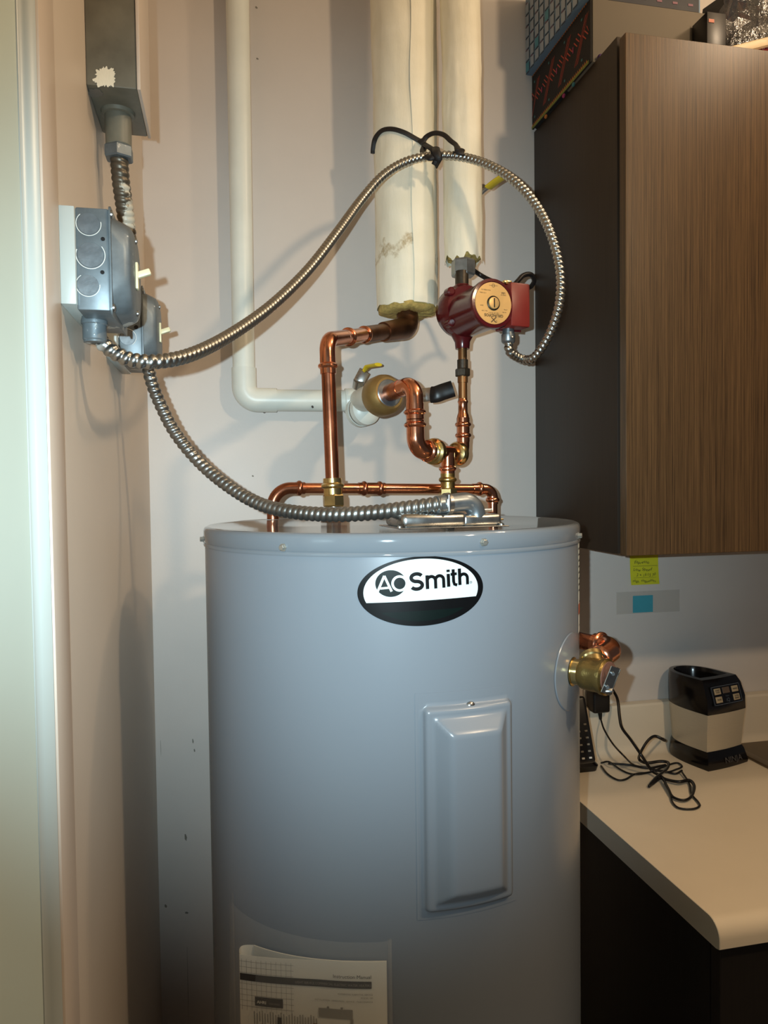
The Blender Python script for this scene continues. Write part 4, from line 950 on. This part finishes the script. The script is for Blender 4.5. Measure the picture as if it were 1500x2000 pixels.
# slanted panel
pc0 = B0-fy*.0662+Z1*.127; pc1 = B0-fy*.0515+Z1*.177
pu = (pc1-pc0).normalized(); pn = fx.cross(pu).normalized(); pn = pn if pn.dot(-fy) > 0 else -pn
pcen = pc0.lerp(pc1, .49)+pn*.0066
pnl = part('button_panel', rbox(pcen, (.086, .0405, .003), .001, 1, (fx, pu, pn)), 'blackgloss', bl)
def frame2(w_, h_, t): return j2(quad2(-w_/2, -h_/2, w_/2, -h_/2+t), quad2(-w_/2, h_/2-t, w_/2, h_/2), quad2(-w_/2, -h_/2, -w_/2+t, h_/2), quad2(w_/2-t, -h_/2, w_/2, h_/2))
pf = lambda off: plane(pcen, fx, pu, pn, .0016+off)
part('panel_border', mapped(frame2(.084, .0385, .0014), pf(.0003)), 'chrome', pnl, 0)
part('display', rbox(pcen+pn*.0016+pu*.0088, (.021, .0125, .001), .0004, 1, (fx, pu, pn)), 'screen', pnl)
for (a, b), tx in zip(((-.0265, .0085), (.0265, .0085), (-.0265, -.0085), (.0265, -.0085)), (('START', 'STOP'), ('BLEND',), ('PULSE',), ('ULTRA', 'BLEND'))):
    bt = part('button', rbox(pcen+pn*.0018+fx*a+pu*b, (.019, .0125, .0016), .0006, 2, (fx, pu, pn)), 'button', pnl)
    for i, t in enumerate(tx): part('lettering', mapped(shift(text2d(t, .0042, .0001), a, b+(.0008 if len(tx) > 1 else -.0014)-i*.0045), pf(.0013)), 'ink', bt, 0)
part('lettering', mapped(j2(shift(text2d('Auto', .0052), 0, -.0045), shift(text2d('iQ', .0105, .0001), 0, -.0145)), pf(.0004)), 'chrome', pnl, 0)
ff = lambda u, v: B0-fy*(.0745-v*.22)+fx*u+Z1*(.0065+v)-fy*.0022
part('lettering', mapped(shift(text2d('NINJA', .0165, .0001, sx=1.15), .012, .004), ff), 'chrome', bl, 0)
# its cord
def h(px, py, d): return P(px, py, d)
part('power_cord', sweep(catmull([P(1196, 1346, 1.63), P(1206, 1366, 1.61), P(1210, 1400, 1.59), P(1215, 1422, 1.575), P(1232, 1445, 1.55), P(1252, 1474, 1.51), onc(1272, 1504, .012), onc(1288, 1514, .010), onc(1300, 1522, .006), onc(1326, 1527, .008), onc(1346, 1524, .008), onc(1356, 1536, .008), onc(1350, 1556, .006), onc(1334, 1563, .005), onc(1314, 1556, .005), onc(1304, 1538, .007), onc(1292, 1520, .008), onc(1276, 1530, .005), onc(1268, 1535, .005), onc(1282, 1518, .012), onc(1302, 1502, .014), onc(1305, 1490, .013), onc(1290, 1487, .012), onc(1262, 1490, .010), onc(1248, 1482, .012), P(1253, 1466, 1.50), P(1266, 1446, 1.50), P(1280, 1438, 1.51), P(1298, 1446, 1.52), B0+fy*.055-fx*.055+Z1*.03], 8), .0033, 10, .75), 'black', bl, 180)
part('cord_tail', sweep(catmull([onc(1332, 1508, .006), onc(1346, 1530), onc(1350, 1550), onc(1364, 1567), onc(1366, 1575), onc(1352, 1580), onc(1326, 1578), onc(1313, 1566), onc(1308, 1548), onc(1298, 1530)], 8), .0019, 8), 'black', bl, 180)
# ------------------------------------------------------------------ things on top of the wall cabinet
bgx = .655; YB = PL(1153, 60, 0, bgx).y; cbx = V((bgx+.004, YB, UT)); cbe = PL(1381, 60, 1, YB).x
solo('cardboard_box', span((cbx.x, YB-.002, UT+.0005), (cbe, YB+.10, UT+.1125), .001), 'carton', 'flat grey-brown cardboard box on the wall cabinet', 'box')
# embroidered bag: side panel faces the water heater
emb = thing('embroidered_bag', 'black cloth bag with red zigzag embroidery on the wall cabinet', 'bag', V((bgx+.1, 1.37, UT)))
bt_ = UT+.113
part('bag_body', span((bgx+.004, YB+.104, UT+.001), (bgx+.26, WY-.006, bt_), .006, 2), 'cloth', emb)
part('bag_flap', span((bgx, YB+.0, UT+.001), (bgx+.0035, WY-.006, bt_), .001, 1), 'cloth', emb)
BW_ = WY-.006-(YB+.004)
def bag(off): return lambda u, v: V((bgx-off, WY-.006-u*BW_, UT+.001+v*(bt_-UT)))   # u from the wall to the front
g = []; gp = []; gt = []
bh = bt_-UT
def seg(a, b, w_=.0022):
    q_ = line2(a, b, w_); g.append(([(x/BW_, y/bh) for x, y in q_[0]], q_[1]))
for c in (.015, .085, .155, .225):
    for i in (-1, 0, 1):
        seg((c-.022+i*.0055, .022), (c+.022+i*.0055, .092), .0014)
        seg((c-.004-i*.008+.016, .050-i*.004+.016), (c-.004-i*.008+.016+.013, .050-i*.004+.003))
        seg((c-.010-i*.008-.012, .050-i*.004+.022), (c-.010-i*.008+.001, .050-i*.004+.009))
    gp.append(quad2((c+.034)/BW_, .46, (c+.038)/BW_, .56)); gt.append(quad2((c-.002)/BW_, .80, (c+.003)/BW_, .84)); gt.append(quad2((c-.002)/BW_, .16, (c+.003)/BW_, .20))
cl = lambda g_: ([(max(.003, min(.997, x)), y) for x, y in g_[0]], g_[1])
part('embroidery', mapped(cl(j2(*g)), bag(.0008)), 'threadred', emb, 0); part('embroidery', mapped(cl(j2(*gp)), bag(.0008)), 'threadpink', emb, 0); [part('embroidery', mapped(cl(q_), bag(.0008)), 'threadteal', emb, 0) for q_ in gt]
part('lower_braid', mapped(quad2(.003, .0, .997, .055, 4), bag(.0010)), 'threadgreen', emb, 0)
part('braid_stitches', mapped(j2(*[([(x, .04), (x+.022, .04), (x+.011, .095)], [(0, 1, 2)]) for x in [.01+.027*i for i in range(36)]]), bag(.0012)), 'threadmix', emb, 0)
part('upper_braid', mapped(j2(*[quad2(.01+.027*i, .955, .024+.027*i, .985) for i in range(36)]), bag(.0010)), 'threadmix', emb, 0)
part('lining', span((bgx+.010, YB-.014, UT+.0005), (bgx+.05, YB-.003, UT+.010), .003), 'purple', emb)
for i, (u, m) in enumerate(((.62, 'threadpink'), (.30, 'threadmix'), (.78, 'threadteal'))):
    part('tassel', lathe(V((bgx-.002, WY-.006-u*BW_, UT-.004)), V((-.3, 0, -1)), [(0, .0015), (.002, .003), (.006, .003), (.008, .0015)], 10), m, emb)
gx = PL(1026, 120, 1, 1.496).x
gbx = thing('gift_box', 'blue patterned gift box lying on the embroidered bag', 'box', V((gx+.1, 1.37, bt_)))
part('box_body', span((gx, YB+.004, bt_+.0008), (cbe-.01, WY-.004, bt_+.16), .004), 'blue', gbx)
GW = WY-.004-(YB+.004)
part('shaded_front_print', span((gx+.005, YB+.0030, bt_+.003), (cbe-.015, YB+.0042, bt_+.155)), 'navy', gbx)  # blue front print in shade: the darkness is painted in as a navy sheet
for q_ in range(7): part('front_motif', span((gx+.02+q_*.032, YB+.0024, bt_+.012), (gx+.030+q_*.032, YB+.0031, bt_+.016)), 'pinkp', gbx)
def gft(off): return lambda u, v: V((gx-off, WY-.004-u, bt_+.0005+v))
ga_, gd_, gk, gt2 = [], [], [], []
for r in range(7):
    for c in range(11):
        x = .004+c*.024+(r % 2)*.0; y = .004+r*.024; x0 = x
        quadp = ([(x0, y), (x0+.017, y-.002), (x0+.017, y+.017), (x0, y+.019)], [(0, 1, 2, 3)])
        if x0+.02 > GW or y+.02 > .155: continue
        (gt2 if (r*5+c*3) % 11 == 0 else ga_).append(quadp); gk.append(line2((x0+.018, y-.003), (x0+.018, y+.014), .0022)); gk.append(line2((x0, y-.003), (x0+.018, y-.005), .0018))
        if (r+c) % 2: gd_.append(line2((x0+.002, y+.0205), (x0+.012, y+.0195), .0022))
for g_, m, o_ in ((ga_, 'paleblue', .0006), (gk, 'navy', .0008), (gd_, 'pinkp', .0009), (gt2, 'tealp', .0006)): part('printed_pattern', mapped(j2(*g_), gft(o_)), m, gbx, 0)
def crumple(c, s, seed, amp=.22, fine=.10, floor=.82):
    bm = bmesh.new(); bmesh.ops.create_icosphere(bm, subdivisions=4, radius=1)
    for v in bm.verts:
        d = v.co.normalized(); d = V([math.copysign(abs(q)**.6, q) for q in d])
        r_ = 1+amp*mnoise.noise(d*2.2+V((seed, 0, 0)))+fine*abs(mnoise.noise(d*6+V((0, seed, 0))))
        v.co = V((c[0]+d.x*r_*s[0], c[1]+d.y*r_*s[1], max(c[2]-s[2]*floor, c[2]+d.z*r_*s[2])))
    return bmgeo(bm)
solo('folded_blanket', crumple((1.22, 1.41, UT+.13), (.22, .075, .155), 9.3, .10, .06), 'cloth', 'dark folded blanket behind the clear plastic bag', 'blanket', smooth=60)
# dark carton with an orange mark, beside the cardboard box
dk = PL(1398, 78, 1, 1.165); 
dkx0, dkx1 = PL(1381, 60, 1, 1.19).x, PL(1418, 60, 1, 1.19).x
dc = thing('black_carton', 'narrow black carton with an orange mark beside the cardboard box', 'box', V(((dkx0+dkx1)/2, 1.24, UT)))
part('carton', span((dkx0, 1.19, UT+.0005), (dkx1, YB-.004, UT+.085), .001), 'black', dc)
part('orange_mark', span((dkx0+.003, 1.1892, UT+.066), (dkx0+.014, 1.1902, UT+.072)), 'orange', dc)
bgp = thing('plastic_bag', 'crinkled clear plastic bag on top of the wall cabinet', 'bag', V((1.02, 1.26, UT)))
part('film', crumple((1.06, 1.235, UT+.083), (.125, .062, .100), 2.7, .16, .16), 'bagfilm', bgp, 12)
rc0 = PL(1415, 95, 1, 1.175)
rcd = thing('red_card_pack', 'red printed card pack inside the clear plastic bag', 'card pack', V((rc0.x+.1, 1.24, UT)))
part('pack', span((rc0.x, 1.178, UT+.0005), (rc0.x+.22, 1.30, UT+.012), .002), 'redcard', rcd)
part('second_pack', rbox((rc0.x+.11, 1.235, UT+.036), (.13, .09, .016), .002, 2, (V((.95, 0, .3)), Y1, V((-.3, 0, .95)))), 'redcard', rcd)
ws = [(rc0.x+.022, 1.182, UT+.016), (rc0.x+.13, 1.182, UT+.052)]
solo('wrapped_stick', sweep([V(ws[0]), V(ws[1])], .0085, 8, .5, up=Y1), 'palewood', 'pale wrapped stick leaning on the red pack in the bag', 'stick')
